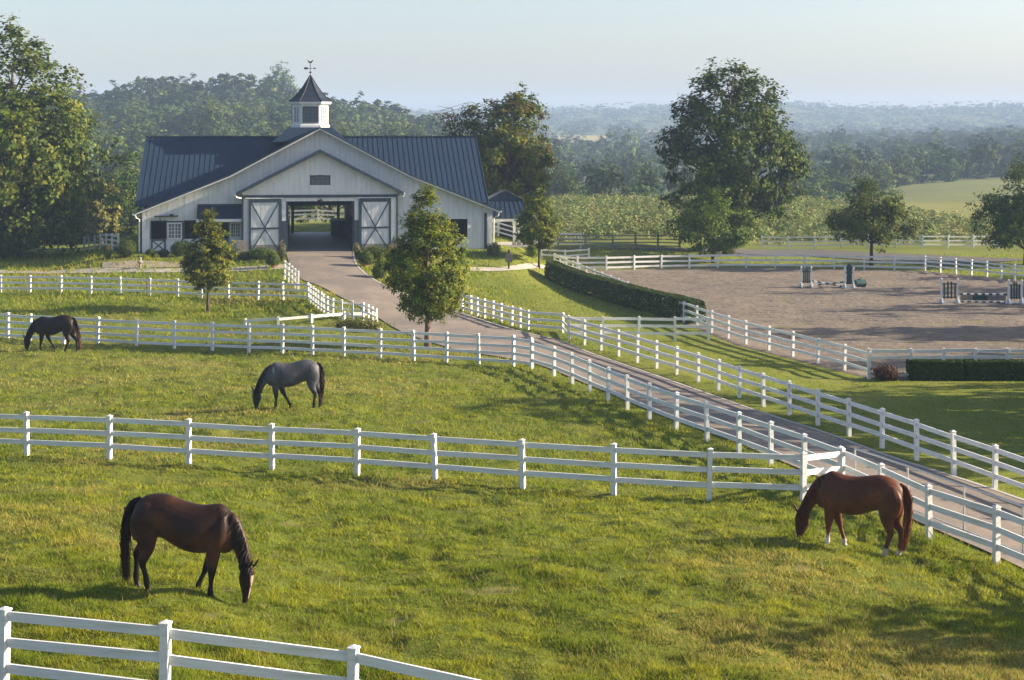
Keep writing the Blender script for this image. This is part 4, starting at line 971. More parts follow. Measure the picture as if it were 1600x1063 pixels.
# dark trees left of and behind the barn
for i, (px, yt, D, wr, lab, c) in enumerate([(146, 258, 172, 3.6, 'dark tree between the big left tree and the barn', G_DARK), (204, 240, 166, 4.2, 'dark tree touching the left end of the barn roof', G_DARK), (110, 282, 176, 4.0, 'dark tree half hidden by the big tree at the left edge', G_DARK),
                                            (158, 282, 150, 1.7, 'slender yellowish tree left of the barn', [(.12, .13, .035), (.10, .115, .03)]), (178, 290, 178, 4.2, 'low dark tree behind the yellowish tree', G_DARK)]):
    x = (px - 800) / F * D; z = float(G0(np.array([x]), np.array([float(D)]))[0]); H = CZ - (yt - HY) / F * D - z
    tree(lab, 0, 0, [(.14, wr * .5), (.26, wr * .95), (.45, wr), (.65, wr * .85), (.85, wr * .5), (1, .3)], H, 70 + i, .2, 'bark', 14, 'background_tree', xyz=np.array([x, D, z]), tips=44, clumps=9, leaves=18, leaf=.34, spread=.17, cols=c)
for i, (x, H, wr, lab) in enumerate([(-24.5, 9, 3.0, 'tree behind the barn, seen left through the aisle'), (-19.5, 11, 3.4, 'yellowing tree behind the barn, seen at the centre of the aisle'), (-14.0, 9, 3.0, 'tree behind the barn, seen at the right end of the aisle')]):
    D = 166; z = float(G0(np.array([x]), np.array([float(D)]))[0])
    tree(lab, 0, 0, [(.10, wr * .6), (.26, wr * .95), (.45, wr), (.65, wr * .85), (.85, wr * .5), (1, .3)], H, 170 + i, .2, 'bark', 12, 'background_tree', xyz=np.array([x, D, z]), tips=36, clumps=9, leaves=18, leaf=.3, spread=.17, cols=G_OAK)

# clipped shrubs: a leafy shell over twigs
def shrub(label, px, py, rx, rz, seed, cols=G_BOX, name='clipped_shrub', leaf=.075, n=1500, squash=.16, cat='shrub', group=None, ry=None, stem=True, pot=False, tip=None, xyz=None):
    p = gp(px, py) if xyz is None else xyz
    r = np.random.default_rng(seed); o = tag(empty(name, tuple(p)), label, cat, group); ry = ry or rx
    d = r.normal(size=(n, 3)); d /= np.linalg.norm(d, axis=1, keepdims=True)
    lump = 1 + squash * (fbm(d[:, 0] * 3 + 9 + seed, d[:, 2] * 3 + d[:, 1] * 2 + 9, seed, 2) - .5) * 2
    q = d * np.array([rx, ry, rz]) * (lump * (1 - .10 * r.uniform(size=n) ** 2))[:, None]; lift = .12 if pot else 0
    q[:, 2] += rz * .93 + lift
    v, f = leaf_quads(q, d + r.normal(size=(n, 3)) * .45, leaf, seed=seed)
    col = np.repeat(tints(n, cols, r, .22), 4, 0)
    if tip is not None:
        k = np.repeat((q[:, 2] > rz * 1.2) & (r.uniform(size=n) < .35), 4); col[k] = tip
    link('foliage', mesh_np('foliage', v, f, [M['leaf']], col=col.clip(.01, 1)), o)
    mb = MB()
    for _ in range(14):
        e = r.normal(size=3); e /= np.linalg.norm(e); mb.tube([(0, 0, -.1), (e[0] * rx * .3, e[1] * ry * .3, rz * .6 + lift), (e[0] * rx * .85, e[1] * ry * .85, rz * .93 + e[2] * rz * .8 + lift)], [.03, .02, .008], 5, False)
    # dense inner twigs keep the shell from showing through
    d2 = r.normal(size=(n // 2, 3)); d2 /= np.linalg.norm(d2, axis=1, keepdims=True); q2 = d2 * np.array([rx, ry, rz]) * r.uniform(.6, .86, (n // 2, 1)); q2[:, 2] += rz * .93 + lift
    v2, f2 = leaf_quads(q2, d2 + r.normal(size=q2.shape) * .2, leaf * 1.9, seed=seed + 1)
    link('inner_foliage', mesh_np('inner_foliage', v2, f2, [M['leaf']], col=np.repeat(tints(n // 2, cols, r, .15), 4, 0).clip(.01, 1)), o)['kind'] = 'stuff'
    mb.build('stem', M['bark'], o)
    if pot: q_ = MB(); q_.lathe([(.2, 0), (.27, .26), (.3, .27), (.3, .33), (.2, .33)], 14); q_.build('pot', M['pot'], o)
    return o
shrub('large round clipped shrub left of the barn corner', 197, 402, .74, .64, 1, n=2200)
shrub('small round shrub below the half door at the barn corner', 234.5, 401.5, .34, .30, 2, n=800)
shrub('small dark shrub right of the half door at the barn corner', 256, 401, .38, .26, 3, n=800)
shrub('round shrub in front of the stall window, left of the young pear tree', 280, 401, .62, .58, 4, n=1800)
shrub('dark shrub hidden behind the young pear tree', 357, 402, .5, .5, 5, n=1200)
shrub('low spreading grey-green shrub left of the left sliding door', 384, 405, .75, .28, 6, n=1100, cols=[(.07, .085, .04), (.05, .07, .03)])
shrub('dark mounded shrub under the left sliding door', 408, 405, 1.0, .42, 7, n=1700, cols=G_DARK)
shrub('potted clipped ball shrub on the left of the barn entrance', 426.5, 419, .50, .50, 8, n=1600, pot=True)
shrub('potted clipped ball shrub on the right of the barn entrance', 571.5, 417, .52, .52, 9, n=1600, pot=True)
shrub('clipped ball shrub half hidden by the big pear tree', 593, 435, .50, .52, 10, n=1500)
shrub('dark mounded shrub under the right sliding door', 585, 405, .9, .5, 11, n=1500, cols=G_DARK)
shrub('tall loose flowering shrub left of the aisle opening', 440, 409, .35, .75, 12, n=700, name='flowering_shrub', cols=[(.09, .09, .05), (.07, .09, .03)], tip=(.25, .2, .13), squash=.5)
shrub('pale grassy plant right of the aisle opening', 557.5, 403, .3, .55, 13, n=500, name='flowering_shrub', cols=[(.15, .14, .06), (.1, .11, .04)], tip=(.35, .28, .12), squash=.5)
shrub('orange flowering shrub behind the left side of the big pear tree', 612, 412, .6, .7, 14, n=700, name='flowering_shrub', cols=G_PEAR, tip=(.40, .13, .03), squash=.4)
shrub('golden green shrub in front of the pavilion posts', 771, 399, .62, .48, 15, n=1000, name='loose_shrub', cols=[(.12, .12, .03), (.09, .1, .025)], squash=.35)
shrub('small shrub between the pavilion and the young pear tree', 831, 402, .5, .38, 16, n=700, name='loose_shrub', cols=G_PEAR, squash=.35)
shrub('small shrub with rusty flowers left of the large round shrub', 168, 405, .32, .55, 17, n=600, name='flowering_shrub', cols=G_OAK, tip=(.30, .12, .05), squash=.5)
shrub('dark red low bush between the arena corner post and the boxwood hedge', 1384, 594, .62, .36, 18, n=1100, name='red_bush', cols=[(.085, .035, .03), (.06, .04, .025), (.10, .05, .035)], squash=.45)
shrub('weedy green clump at the foot of the picket wing', 560, 517, 1.5, .32, 19, n=1400, name='weed_clump', cols=[(.11, .13, .03), (.14, .13, .04)], squash=.6, ry=.6, leaf=.09)
def hedge(label, A, B, wd, h, seed, n, cols=G_BOX, leaf=.08, wav=.10):
    r = np.random.default_rng(seed); A = np.array(A, float); B = np.array(B, float)
    o = tag(empty('hedge', tuple(A)), label, 'hedge'); L = np.linalg.norm(B[:2] - A[:2]); u = (B[:2] - A[:2]) / L; nrm = np.array([-u[1], u[0]])
    for part_, m_, ins, sz in (('foliage', n, 0, leaf), ('inner_foliage', int(n * .6), .10, leaf * 2.2)):
        face = r.choice(5, m_, p=np.array([L * h, L * h, L * wd, wd * h, wd * h]) / (2 * L * h + L * wd + 2 * wd * h))
        s = r.uniform(0, L, m_); q = r.uniform(-.5, .5, m_) * wd; z = r.uniform(0.02, 1, m_) * h; nn = np.zeros((m_, 3))
        for fi, (sg, typ) in enumerate(((1, 'side'), (-1, 'side'), (1, 'top'), (1, 'end'), (-1, 'end'))):
            k = face == fi
            if typ == 'side': q[k] = sg * (wd / 2 - ins); nn[k] = [*(nrm * sg), .25]
            elif typ == 'top': z[k] = h - ins; nn[k] = [0, 0, 1]
            else: s[k] = (L - ins) if sg > 0 else ins; nn[k] = [*(u * sg), .2]
        # rounded top edges, undulating body
        k = 1 - .22 * sstep(.6, 1.0, z / h); q = q * k
        wv = 1 + wav * 2 * (fbm(s / 1.3 + seed, z * .6 + 5, seed, 2) - .5); z = z * (1 + wav * (fbm(s / 2.0, 0 * s + 3, seed + 4, 2) - .5)); q = q * wv
        gx = A[0] + u[0] * s + nrm[0] * q; gy = A[1] + u[1] * s + nrm[1] * q; gz = np.interp(s, np.linspace(0, L, 60), G0(A[0] + u[0] * np.linspace(0, L, 60), A[1] + u[1] * np.linspace(0, L, 60)))
        P = np.column_stack([gx, gy, gz + z]) - A
        v, f = leaf_quads(P, nn + r.normal(size=(m_, 3)) * .45, sz, seed=seed)
        oo = link(part_, mesh_np(part_, v, f, [M['leaf']], col=np.repeat(tints(m_, cols, r, .22), 4, 0).clip(.01, 1)), o)
        if ins: oo['kind'] = 'stuff'
    return o
ha = gp(862, 437); hb = gp(1090, 507)
hedge('long dark clipped hedge running along the left side of the arena', ha, hb, 1.15, 1.35, 31, 26000, cols=[(.044, .074, .016), (.060, .092, .018), (.036, .062, .014)])
h1 = gp(1419, 592); h2 = gp(1502, 593); h3 = gp(1507, 593); h4 = gp(1640, 593)
hedge('left section of the low boxwood hedge beside the arena corner', h1, h2, .95, .86, 32, 6500)
hedge('right section of the low boxwood hedge, cut by the right edge of the picture', h3, h4, .95, .84, 33, 9000)
for i, (a, c) in enumerate([((70, 388), (106, 388)), ((110, 388), (142, 388)), ((146, 388), (172, 388)), ((178, 388), (212, 388))]):
    x0 = (a[0] - 800) / F * 155; x1 = (c[0] - 800) / F * 155
    hedge(['leftmost', 'second from left', 'third from left', 'rightmost'][i] + ' of the clipped hedge blocks in the shade left of the barn', (x0, 155, G0(np.array([x0]), np.array([155.]))[0]), (x1, 155, G0(np.array([x1]), np.array([155.]))[0]), 1.2, 1.5, 40 + i, 1100, cols=G_DARK, leaf=.16)

# ------------------------------------------------------------------ scrub field beyond the arena
r = np.random.default_rng(77); n = 3400
D_ = r.uniform(152, 238, n); px_ = r.uniform(780, 1640, n); X_ = (px_ - 800) / F * D_
keep = ~(D_ > np.interp(px_, [1200, 1540], [240, 182])); X_, D_ = X_[keep], D_[keep]; n = len(X_)
row = np.round(D_ / 4.3) * 4.3 + r.normal(size=n) * .7; D_ = row
hs = r.uniform(.6, 1.6, n) * (.6 + .8 * fbm(X_ / 14, D_ / 14, 88, 2)); ws = r.uniform(.5, 1.1, n); k_ = 50
zz = G0(X_, D_)
d = r.normal(size=(n * k_, 3)); d /= np.linalg.norm(d, axis=1, keepdims=True); d[:, 2] = np.abs(d[:, 2]) * 1.0 - .15
P = np.repeat(np.column_stack([X_, D_, zz + .1 * hs]), k_, 0) + d * np.column_stack([np.repeat(ws, k_), np.repeat(ws, k_), np.repeat(hs, k_) * .95]) * r.uniform(.6, 1.08, (n * k_, 1))
v, f = leaf_quads(P, d + r.normal(size=d.shape) * .3 + np.array([0, 0, .4]), .24, seed=5)
col = np.repeat(np.repeat(tints(n, [(.20, .235, .065), (.17, .21, .058), (.24, .245, .085), (.125, .17, .05), (.26, .24, .095)], r, .15), k_, 0) * (1 + .15 * r.normal(size=(n * k_, 1)).clip(-1.5, 1.5)), 4, 0)
tag(link('scrub_field', mesh_np('scrub_field', v, f, [M['farleaf']], col=col.clip(.01, 1))), kind='stuff')

# ------------------------------------------------------------------ far trees: a handful of crowns, copied
def far_crown(seed, H, prof, tips, clumps, leaves, leaf, cols, spread=.2):
    me, tip = crown('far_crown', prof, H, seed, tips=tips, clumps=clumps, leaves=leaves, leaf=leaf, spread=spread, cols=cols, lobes=.25, core=.62, updir=.25, nrand=.2)
    me.materials.clear(); me.materials.append(M['farleaf'])
    return me
R1 = [(.0, 2.6), (.15, 4.2), (.35, 5.0), (.55, 4.7), (.75, 3.7), (.9, 2.2), (1, .5)]
R2 = [(.0, 2.2), (.2, 3.4), (.45, 4.2), (.65, 4.3), (.82, 3.3), (.94, 1.7), (1, .5)]
R3 = [(.0, 2.6), (.25, 3.6), (.5, 3.5), (.75, 2.3), (.9, 1.2), (1, .3)]
GF = [(.056, .092, .022), (.040, .072, .020), (.082, .112, .026), (.046, .080, .023)]
FAR = [far_crown(200 + i, 11.0, [R1, R2, R3, R1, R2, R1][i], 26, 6, 20, .62, GF) for i in range(6)]
LOW = [far_crown(300 + i, 11.0, [R1, R2, R3, R1][i], 14, 3, 7, 1.5, GF) for i in range(4)]
def far_tree(x, y, z, H, wd, label, group, name='far_tree', rnd=random.Random(3), low=False):
    o = link(name, rnd.choice(FAR), None, (x, y, z), (0, 0, rnd.uniform(0, 6.28)), (wd / 9.6, wd / 9.6, H / 11.0))
    return tag(o, label, 'tree', group)
def zg(x, y): return float(G0(np.array([float(x)]), np.array([float(y)]))[0])
rnd = random.Random(12)
def tline(label, group, l, Hmin=5, Hmax=19):
    for (px, yt, D, wpx) in l:
        x = (px - 800) / F * D; z = zg(x, D); H = min(Hmax, max(Hmin, CZ - (yt - HY) / F * D - z)); far_tree(x, D, z - .3, H, max(wpx / F * D, H * .55), label, group, rnd=rnd)
J = lambda a, s: a + rnd.uniform(-s, s)
tline('tree in the dark row just beyond the scrub field', 'tree row beyond the scrub field', [(J(px, 8), J(yt, 5), J(D, 18), J(50, 12)) for px, yt, D in [(862, 268, 275), (890, 262, 285), (915, 258, 280), (945, 253, 275), (968, 250, 270), (995, 256, 280), (1020, 252, 275), (1045, 258, 280), (1080, 262, 290), (1220, 250, 300), (1245, 262, 290), (1190, 262, 290), (1150, 265, 290), (880, 285, 265), (930, 280, 262), (1005, 280, 262), (1262, 275, 285)]])
tline('tree in the row above the hay meadow on the right', 'tree row above the hay meadow', [(J(px, 6), J(yt, 4), J(D, 20), J(62, 16)) for px, yt, D in [(1270, 262, 330), (1292, 252, 345), (1312, 236, 360), (1330, 228, 375), (1352, 226, 385), (1372, 235, 390), (1395, 244, 400), (1412, 232, 410), (1432, 228, 425), (1455, 224, 430), (1478, 222, 440), (1500, 226, 445), (1522, 222, 450), (1545, 220, 460), (1570, 222, 460), (1600, 218, 465), (1280, 285, 310), (1310, 278, 320), (1335, 272, 335), (1640, 225, 460), (1365, 262, 365)]])
tline('tree in the hazy middle woodland on the right', 'hazy middle woodland', [(J(1200 + i * 33, 10), J(220 - 10 * math.sin(i * 1.1), 8), J(620, 50), J(50, 12)) for i in range(13)] + [(J(1250 + i * 24, 9), J(208 - 6 * math.sin(i * .9), 5), J(820, 50), J(34, 7)) for i in range(16)] + [(J(830 + i * 30, 9), J(215 + 9 * math.sin(i * 1.1), 6), J(650, 60), J(46, 10)) for i in range(8)] + [(J(835 + i * 21, 8), J(238 + 6 * math.sin(i * .8), 6), J(460, 40), J(36, 6)) for i in range(12)])
FARLINE = [(J(800 + i * 17, 7), J(203 + 3 * math.sin(i * .7), 3), J(1150, 90), J(24, 5)) for i in range(48) if not 845 < 800 + i * 17 < 955]
# wooded hill behind the barn: the trees that show largest one by one, the rest as one wood
r = np.random.default_rng(31); pts = []
tries = 0
while len(pts) < 560 and tries < 60000:
    tries += 1
    D = r.uniform(325, 640); px = r.uniform(-260, 870)
    if r.uniform() > D / 640: continue
    pts.append((px, D))
pts = np.array(pts); X_ = (pts[:, 0] - 800) / F * pts[:, 1]; Zt = G0(X_, pts[:, 1]); Hs = r.uniform(10.5, 17.5, len(pts))
Hs[(np.abs(pts[:, 0] - 436) < 8) & (pts[:, 1] > 560)] *= 1.0
ytop = HY + (CZ - Zt + 2.9 - Hs) / pts[:, 1] * F
vis = ((pts[:, 0] > 95) & (pts[:, 0] < 640) & (ytop < 212)) | ((pts[:, 0] < 225) & (pts[:, 0] > 95) & (ytop < 300)) | ((pts[:, 0] > 640) & (ytop < 300))
order = np.where(vis)[0]; order = order[np.argsort(pts[order, 1])][:185]; one = set(order.tolist())
for i in order:
    far_tree(X_[i], pts[i, 1], Zt[i] - 3.2, Hs[i], r.uniform(10, 16.5), 'tree on the wooded hill behind the barn', 'trees on the wooded hill behind the barn', rnd=rnd)
far_tree(*( (436 - 800) / F * 600, 600, zg((436 - 800) / F * 600, 600)), 17.5, 11, 'tallest tree on the crest of the wooded hill, left of the cupola', 'trees on the wooded hill behind the barn', rnd=rnd)
def scatter(name, X_, Y_, Z_, H_, W_, protos, mat, r):
    V, Fq, Cc, b = [], [], [], 0
    data = []
    for me in protos:
        vv = np.empty(len(me.vertices) * 3, np.float32); me.vertices.foreach_get('co', vv); cc = np.empty(len(me.vertices) * 4, np.float32); me.color_attributes['Col'].data.foreach_get('color', cc)
        data.append((vv.reshape(-1, 3), cc.reshape(-1, 4)[:, :3]))
    for i in range(len(X_)):
        vv, cc = data[r.integers(len(data))]; a = r.uniform(0, 6.28); c_, s_ = math.cos(a), math.sin(a)
        q = np.column_stack([(vv[:, 0] * c_ - vv[:, 1] * s_) * W_[i] / 9.6 + X_[i], (vv[:, 0] * s_ + vv[:, 1] * c_) * W_[i] / 9.6 + Y_[i], vv[:, 2] * H_[i] / 11 + Z_[i]])
        V.append(q); Cc.append(cc * r.uniform(.75, 1.25)); Fq.append(np.arange(len(q)).reshape(-1, 4) + b); b += len(q)
    return tag(link(name, mesh_np(name, np.vstack(V), np.vstack(Fq), [mat], col=np.vstack(Cc))), kind='stuff')
rest = np.array([i for i in range(len(pts)) if i not in one])
scatter('hill_woodland', X_[rest], pts[rest, 1], Zt[rest] - 3.2, Hs[rest], r.uniform(10, 16.5, len(rest)), LOW, M['farleaf'], r)
# woodland floor of the far valley and the long ridge on the skyline
n = 300; D = r.uniform(720, 1700, n) ; px = r.uniform(700, 1700, n); XX = (px - 800) / F * D; k = (~((np.abs(px - 905) < 50) & (D > 1080) & (D < 1440))) & (~((px > 1180) & (D < 480)))
XX, D = XX[k], D[k]; scatter('valley_woodland', XX, D, G0(XX, D) - .4, r.uniform(8, 13, len(D)), r.uniform(13, 24, len(D)), LOW, M['farleaf'], r)
fl = np.array(FARLINE); fx_ = (fl[:, 0] - 800) / F * fl[:, 2]; fz_ = G0(fx_, fl[:, 2]); scatter('far_tree_line', fx_, fl[:, 2], fz_ - .3, np.clip(CZ - (fl[:, 1] - HY) / F * fl[:, 2] - fz_, 5, 20), fl[:, 3] / F * fl[:, 2], LOW, M['farleaf'], r)
n = 1500; D = r.uniform(1680, 2300, n); px = r.uniform(-80, 1700, n); XX = (px - 800) / F * D
SMALL = [far_crown(400 + i, 11.0, R1, 7, 2, 5, 2.0, GF) for i in range(3)]
scatter('ridge_woodland', XX, D, G0(XX, D) - 3.5, r.uniform(8, 15, n), r.uniform(16, 30, n), SMALL, M['farleaf'], r)
# trees out of frame on the right, whose long shadows lie across arena and pasture
wx = [(17.5, 28.3, 6.5), (29, 47, 7.0), (30, 61, 13.5), (34, 66, 10), (27, 51, 10), (31, 56, 13), (45, 76.5, 14), (49, 87, 16), (54, 98.5, 14), (58, 109, 16), (60, 119, 12)]
wx = np.array(wx, float)
scatter('windbreak_trees', wx[:, 0], wx[:, 1], G0(wx[:, 0], wx[:, 1]), wx[:, 2], np.where(wx[:, 1] > 70, 6.0, wx[:, 2] * .62), FAR[:3], M['farleaf'], r)
#==PART4==
# ------------------------------------------------------------------ horses (local frame: +x head, +y left side, z up, hooves at z 0)
def catmull(P, k=4):
    P = np.asarray(P, float); Q = np.vstack([2 * P[0] - P[1], P, 2 * P[-1] - P[-2]]); out = []
    for i in range(1, len(Q) - 2):
        for t in np.linspace(0, 1, k, endpoint=False):
            a, b_, c, d = Q[i - 1], Q[i], Q[i + 1], Q[i + 2]
            out.append(.5 * (2 * b_ + (c - a) * t + (2 * a - 5 * b_ + 4 * c - d) * t * t + (3 * b_ - a - 3 * c + d) * t ** 3))
    out.append(Q[-2]); return np.array(out)
def loft(mb, rows, n=18, k=4, egg=0.0):
    """rows: (cx, cy, cz, ux, uz, half_along_u, half_width_y); closed tube through the sections"""
    S = catmull(rows, k); b0 = len(mb.v)
    for (cx, cy, cz, ux, uz, hu, hw) in S:
        l = math.hypot(ux, uz) + 1e-9; ux, uz = ux / l, uz / l
        for j in range(n):
            a = 2 * math.pi * j / n; ca, sa = math.cos(a), math.sin(a); e = 1 - egg * ca
            mb.v.append((cx + ux * hu * ca, cy + hw * sa * e, cz + uz * hu * ca))
    for i in range(len(S) - 1):
        for j in range(n):
            a = b0 + i * n + j; c = b0 + i * n + (j + 1) % n; mb.f.append((a, c, c + n, a + n))
    for e, rev in ((b0, True), (b0 + (len(S) - 1) * n, False)):
        c = np.mean([mb.v[e + j] for j in range(n)], 0); mb.v.append(tuple(c)); ci = len(mb.v) - 1
        for j in range(n): mb.f.append((e + (j + 1) % n, e + j, ci) if rev else (e + j, e + (j + 1) % n, ci))
BODY = [(0.00, 1.52, 1.22, .10), (.05, 1.61, 1.10, .19), (.19, 1.72, 1.00, .265), (.36, 1.775, .98, .285), (.55, 1.785, .99, .285), (.75, 1.745, .90, .30), (.95, 1.69, .82, .325), (1.15, 1.662, .785, .335), (1.30, 1.665, .79, .325), (1.45, 1.695, .81, .285), (1.60, 1.71, .82, .245), (1.72, 1.64, .83, .225), (1.83, 1.50, .86, .195), (1.90, 1.36, .96, .13)]
def leg(mb, J, kind, y0, y1):
    """J: joint x positions and heights top to hoof"""
    if kind == 'f': R_ = [(.155, .10), (.112, .078), (.070, .058), (.050, .042), (.044, .039), (.058, .050), (.048, .045), (.060, .056), (.074, .066)]
    else: R_ = [(.23, .11), (.185, .105), (.125, .082), (.084, .062), (.058, .047), (.050, .043), (.062, .052), (.050, .045), (.074, .066)]
    n = len(J); S = []
    for i, ((x, z), (a, b_)) in enumerate(zip(J, R_)):
        t = i / (n - 1); d = np.array(J[min(i + 1, n - 1)]) - np.array(J[max(i - 1, 0)]); l = np.hypot(*d); ux, uz = -d[1] / l, d[0] / l
        if i >= n - 1: ux, uz = 1, 0
        S.append((x, y0 + (y1 - y0) * t, z, ux, uz, a, b_))
    loft(mb, S, 12, 3)
def fleg(xe, xk, xf, xh, ze=.92, zk=.47, zf=.16):
    return [(xe, ze + .08), ((xe * .6 + xk * .4), .70), (xk, zk), (xk * .75 + xf * .25, zk - .09), (xk * .3 + xf * .7, zf + .10), (xf, zf), ((xf + xh) / 2 + .0, .095), (xh - .005, .06), (xh + .015, .0)]
def hleg(xt, xg, xk, xf, xh, zk=.57, zf=.17):
    return [(xt, 1.16), (xt * .7 + xg * .3, .93), (xg, .76), (xk, zk), (xk * .85 + xf * .15, zk - .10), (xk * .4 + xf * .6, (zk + zf) / 2 - .03), (xf, zf), ((xf + xh) / 2, .09), (xh + .01, .0)]
def horse(label, px, py, heading, legs, coat, size=1.0, neck=1.0, turn=0.0, mane_side=1, seed=1, tail=None, xc=1.10, tcol=None):
    p = gp(px, py); h = R(heading); fx, fy = math.cos(h), math.sin(h)
    e = .9; za = float(G0(np.array([p[0] + fx * e]), np.array([p[1] + fy * e]))[0]); zb = float(G0(np.array([p[0] - fx * e]), np.array([p[1] - fy * e]))[0])
    pitch = -math.atan2(za - zb, 2 * e)
    root = tag(empty('horse', tuple(p + np.array([-fx * xc * size, -fy * xc * size, -.03 - (za - zb) / (2 * e) * xc * size]))), label, 'horse', 'horses grazing in the paddocks')
    root.rotation_euler = Euler((0, pitch, h), 'XYZ'); root.scale = (size,) * 3
    mb = MB()
    loft(mb, [(x, 0, (a + b_) / 2, 0, 1, (a - b_) / 2, w_) for x, a, b_, w_ in BODY], 24, 4, egg=.10)
    for s in (-1, 1):   # shoulder and haunch muscle
        loft(mb, [(1.66, s * .13, 1.52, 1, .35, .08, .06), (1.63, s * .17, 1.32, 1, .3, .16, .10), (1.62, s * .18, 1.10, 1, .2, .18, .10), (1.60, s * .17, .92, 1, 0, .12, .075)], 12, 3)
        loft(mb, [(.32, s * .12, 1.62, 1, 0, .16, .10), (.27, s * .17, 1.40, 1, .1, .27, .13), (.24, s * .17, 1.16, 1, .1, .25, .12), (.23, s * .16, .95, 1, .1, .16, .095)], 12, 3)
    bx_ = 1.62
    def nk(x): return bx_ + (x - bx_) * neck
    turn_r = R(turn)
    def tw(x, z, k):      # swing the head and upper neck sideways round the withers
        return x, 0.0
    NK = []   # top point, bottom point, half width
    for (tx, tz, qx, qz, w_) in [(1.56, 1.69, 1.70, .90, .17), (1.75, 1.61, 1.85, .92, .165), (1.93, 1.50, 1.90, .90, .135), (2.09, 1.24, 1.96, .80, .112), (2.20, .98, 2.01, .69, .098), (2.275, .74, 2.03, .56, .088)]:
        tx, qx = nk(tx), nk(qx); NK.append(((tx + qx) / 2, (tz + qz) / 2, tx - qx, tz - qz, math.hypot(tx - qx, tz - qz) / 2, w_))
    HD = []
    for (tx, tz, qx, qz, w_) in [(2.30, .70, 2.05, .585, .082), (2.345, .575, 2.02, .44, .100), (2.345, .42, 2.045, .33, .098), (2.325, .285, 2.10, .215, .074), (2.30, .165, 2.14, .12, .060), (2.275, .075, 2.15, .03, .060), (2.245, .01, 2.165, -.01, .048)]:
        tx, qx = nk(tx), nk(qx)
        if neck != 1: qx = tx - (tx - qx) / neck
        HD.append(((tx + qx) / 2, (tz + qz) / 2, tx - qx, tz - qz, math.hypot(tx - qx, tz - qz) / 2, w_))
    nb = MB(); loft(nb, [(c[0], 0, c[1], c[2], c[3], c[4], c[5]) for c in NK], 16, 4)
    hb_ = MB(); loft(hb_, [(c[0], 0, c[1], c[2], c[3], c[4], c[5]) for c in HD], 16, 4)
    ex, ez = nk(2.305), .70
    for s in (-1, 1):
        loft(hb_, [(ex - .01, s * .055, ez - .04, 1, .5, .042, .034), (ex + .05, s * .070, ez + .06, 1, .5, .042, .024), (ex + .10, s * .078, ez + .16, 1, .5, .010, .008)], 8, 3)
    px_, pz_ = nk(1.9), 1.0
    def swing(v):
        v = np.array(v, float); k = sstep(nk(1.72), nk(2.15), v[:, 0]); a = turn_r * k
        dx = v[:, 0] - px_; x = px_ + dx * np.cos(a) - v[:, 1] * np.sin(a); y = dx * np.sin(a) + v[:, 1] * np.cos(a)
        return np.column_stack([x, y, v[:, 2]])
    hx = nk(2.20)
    def headturn(v):          # the head itself turns a little more, about its own upright axis
        v = swing(v); c = swing([(hx, 0, .5)])[0]; a = turn_r * 1.2
        dx, dy = v[:, 0] - c[0], v[:, 1] - c[1]
        return np.column_stack([c[0] + dx * math.cos(a) - dy * math.sin(a), c[1] + dx * math.sin(a) + dy * math.cos(a), v[:, 2]])
    for q, fn in ((nb, swing), (hb_, headturn)):
        b0 = len(mb.v); mb.v += [tuple(w_) for w_ in fn(q.v)]; mb.f += [tuple(b0 + i for i in f_) for f_ in q.f]
    for (kind, side, J) in legs:
        leg(mb, J, kind, side * (.165 if kind == 'f' else .17), side * (.13 if kind == 'f' else .145))
    raw = mb.mesh('body', None)
    tmp = link('body', raw)
    rm = tmp.modifiers.new('r', 'REMESH'); rm.mode = 'VOXEL'; rm.voxel_size = .0165
    sm = tmp.modifiers.new('s', 'SMOOTH'); sm.factor = .5; sm.iterations = 4
    dg = bpy.context.evaluated_depsgraph_get(); me = bpy.data.meshes.new_from_object(tmp.evaluated_get(dg))
    me.name = 'body'; tmp.data = me; bpy.data.meshes.remove(raw); tmp.modifiers.clear(); tmp.parent = root
    n = len(me.vertices); v = np.empty(n * 3, np.float32); me.vertices.foreach_get('co', v); v = v.reshape(-1, 3)
    me.polygons.foreach_set('use_smooth', np.ones(len(me.polygons), bool))
    x, y, z = v.T
    col = np.empty((n, 3)); col[:] = coat['body']
    headk = sstep(nk(2.02), nk(2.12), x) * (1 - sstep(.62, .80, z)); legk = (1 - sstep(.55, .85, z)) * (1 - sstep(nk(1.95), nk(2.0), x))
    legb = legk * (1 - sstep(coat.get('legtop', .7) - .15, coat.get('legtop', .7) + .1, z))
    col += headk[:, None] * (np.array(coat['head']) - col); col += legb[:, None] * (np.array(coat['leg']) - col)
    muz = headk * (1 - sstep(.06, .2, z)); col += muz[:, None] * (np.array(coat.get('muzzle', coat['head'])) - col)
    bel = sstep(.25, .8, np.abs(y) / .3) * 0
    for (lx, zt, c) in coat.get('socks', []):
        k = (np.abs(x - lx[0]) < lx[2]) * (np.sign(y) == lx[1]) * (1 - sstep(zt - .03, zt + .03, z)) * (x < nk(1.95)); col += k[:, None] * (np.array(c) - col)
    hoof = (z < .055) * (x < nk(1.98)); col[hoof] = (.03, .026, .022)
    if 'blaze' in coat:
        c = swing([(hx, 0, .5)])[0]; a = turn_r * 2.2; dx, dy = x - c[0], y - c[1]; lx_ = dx * math.cos(-a) - dy * math.sin(-a); ly_ = dx * math.sin(-a) + dy * math.cos(-a)
        k = (lx_ > .02) * (z < .52) * (z > .10) * (np.abs(ly_) < .012 + .022 * sstep(.35, .45, z)) * headk; col[k > .5] = coat['blaze']
    if 'flank' in coat:
        k = sstep(.40, .75, fbm(x * 1.8 + 1, z * 2.2 + 7, 12, 3) + .25 * np.exp(-((x - .62) ** 2 + (z - 1.15) ** 2) / .06)) * (1 - headk) * (1 - legb); col += k[:, None] * (np.array(coat['flank']) - col)
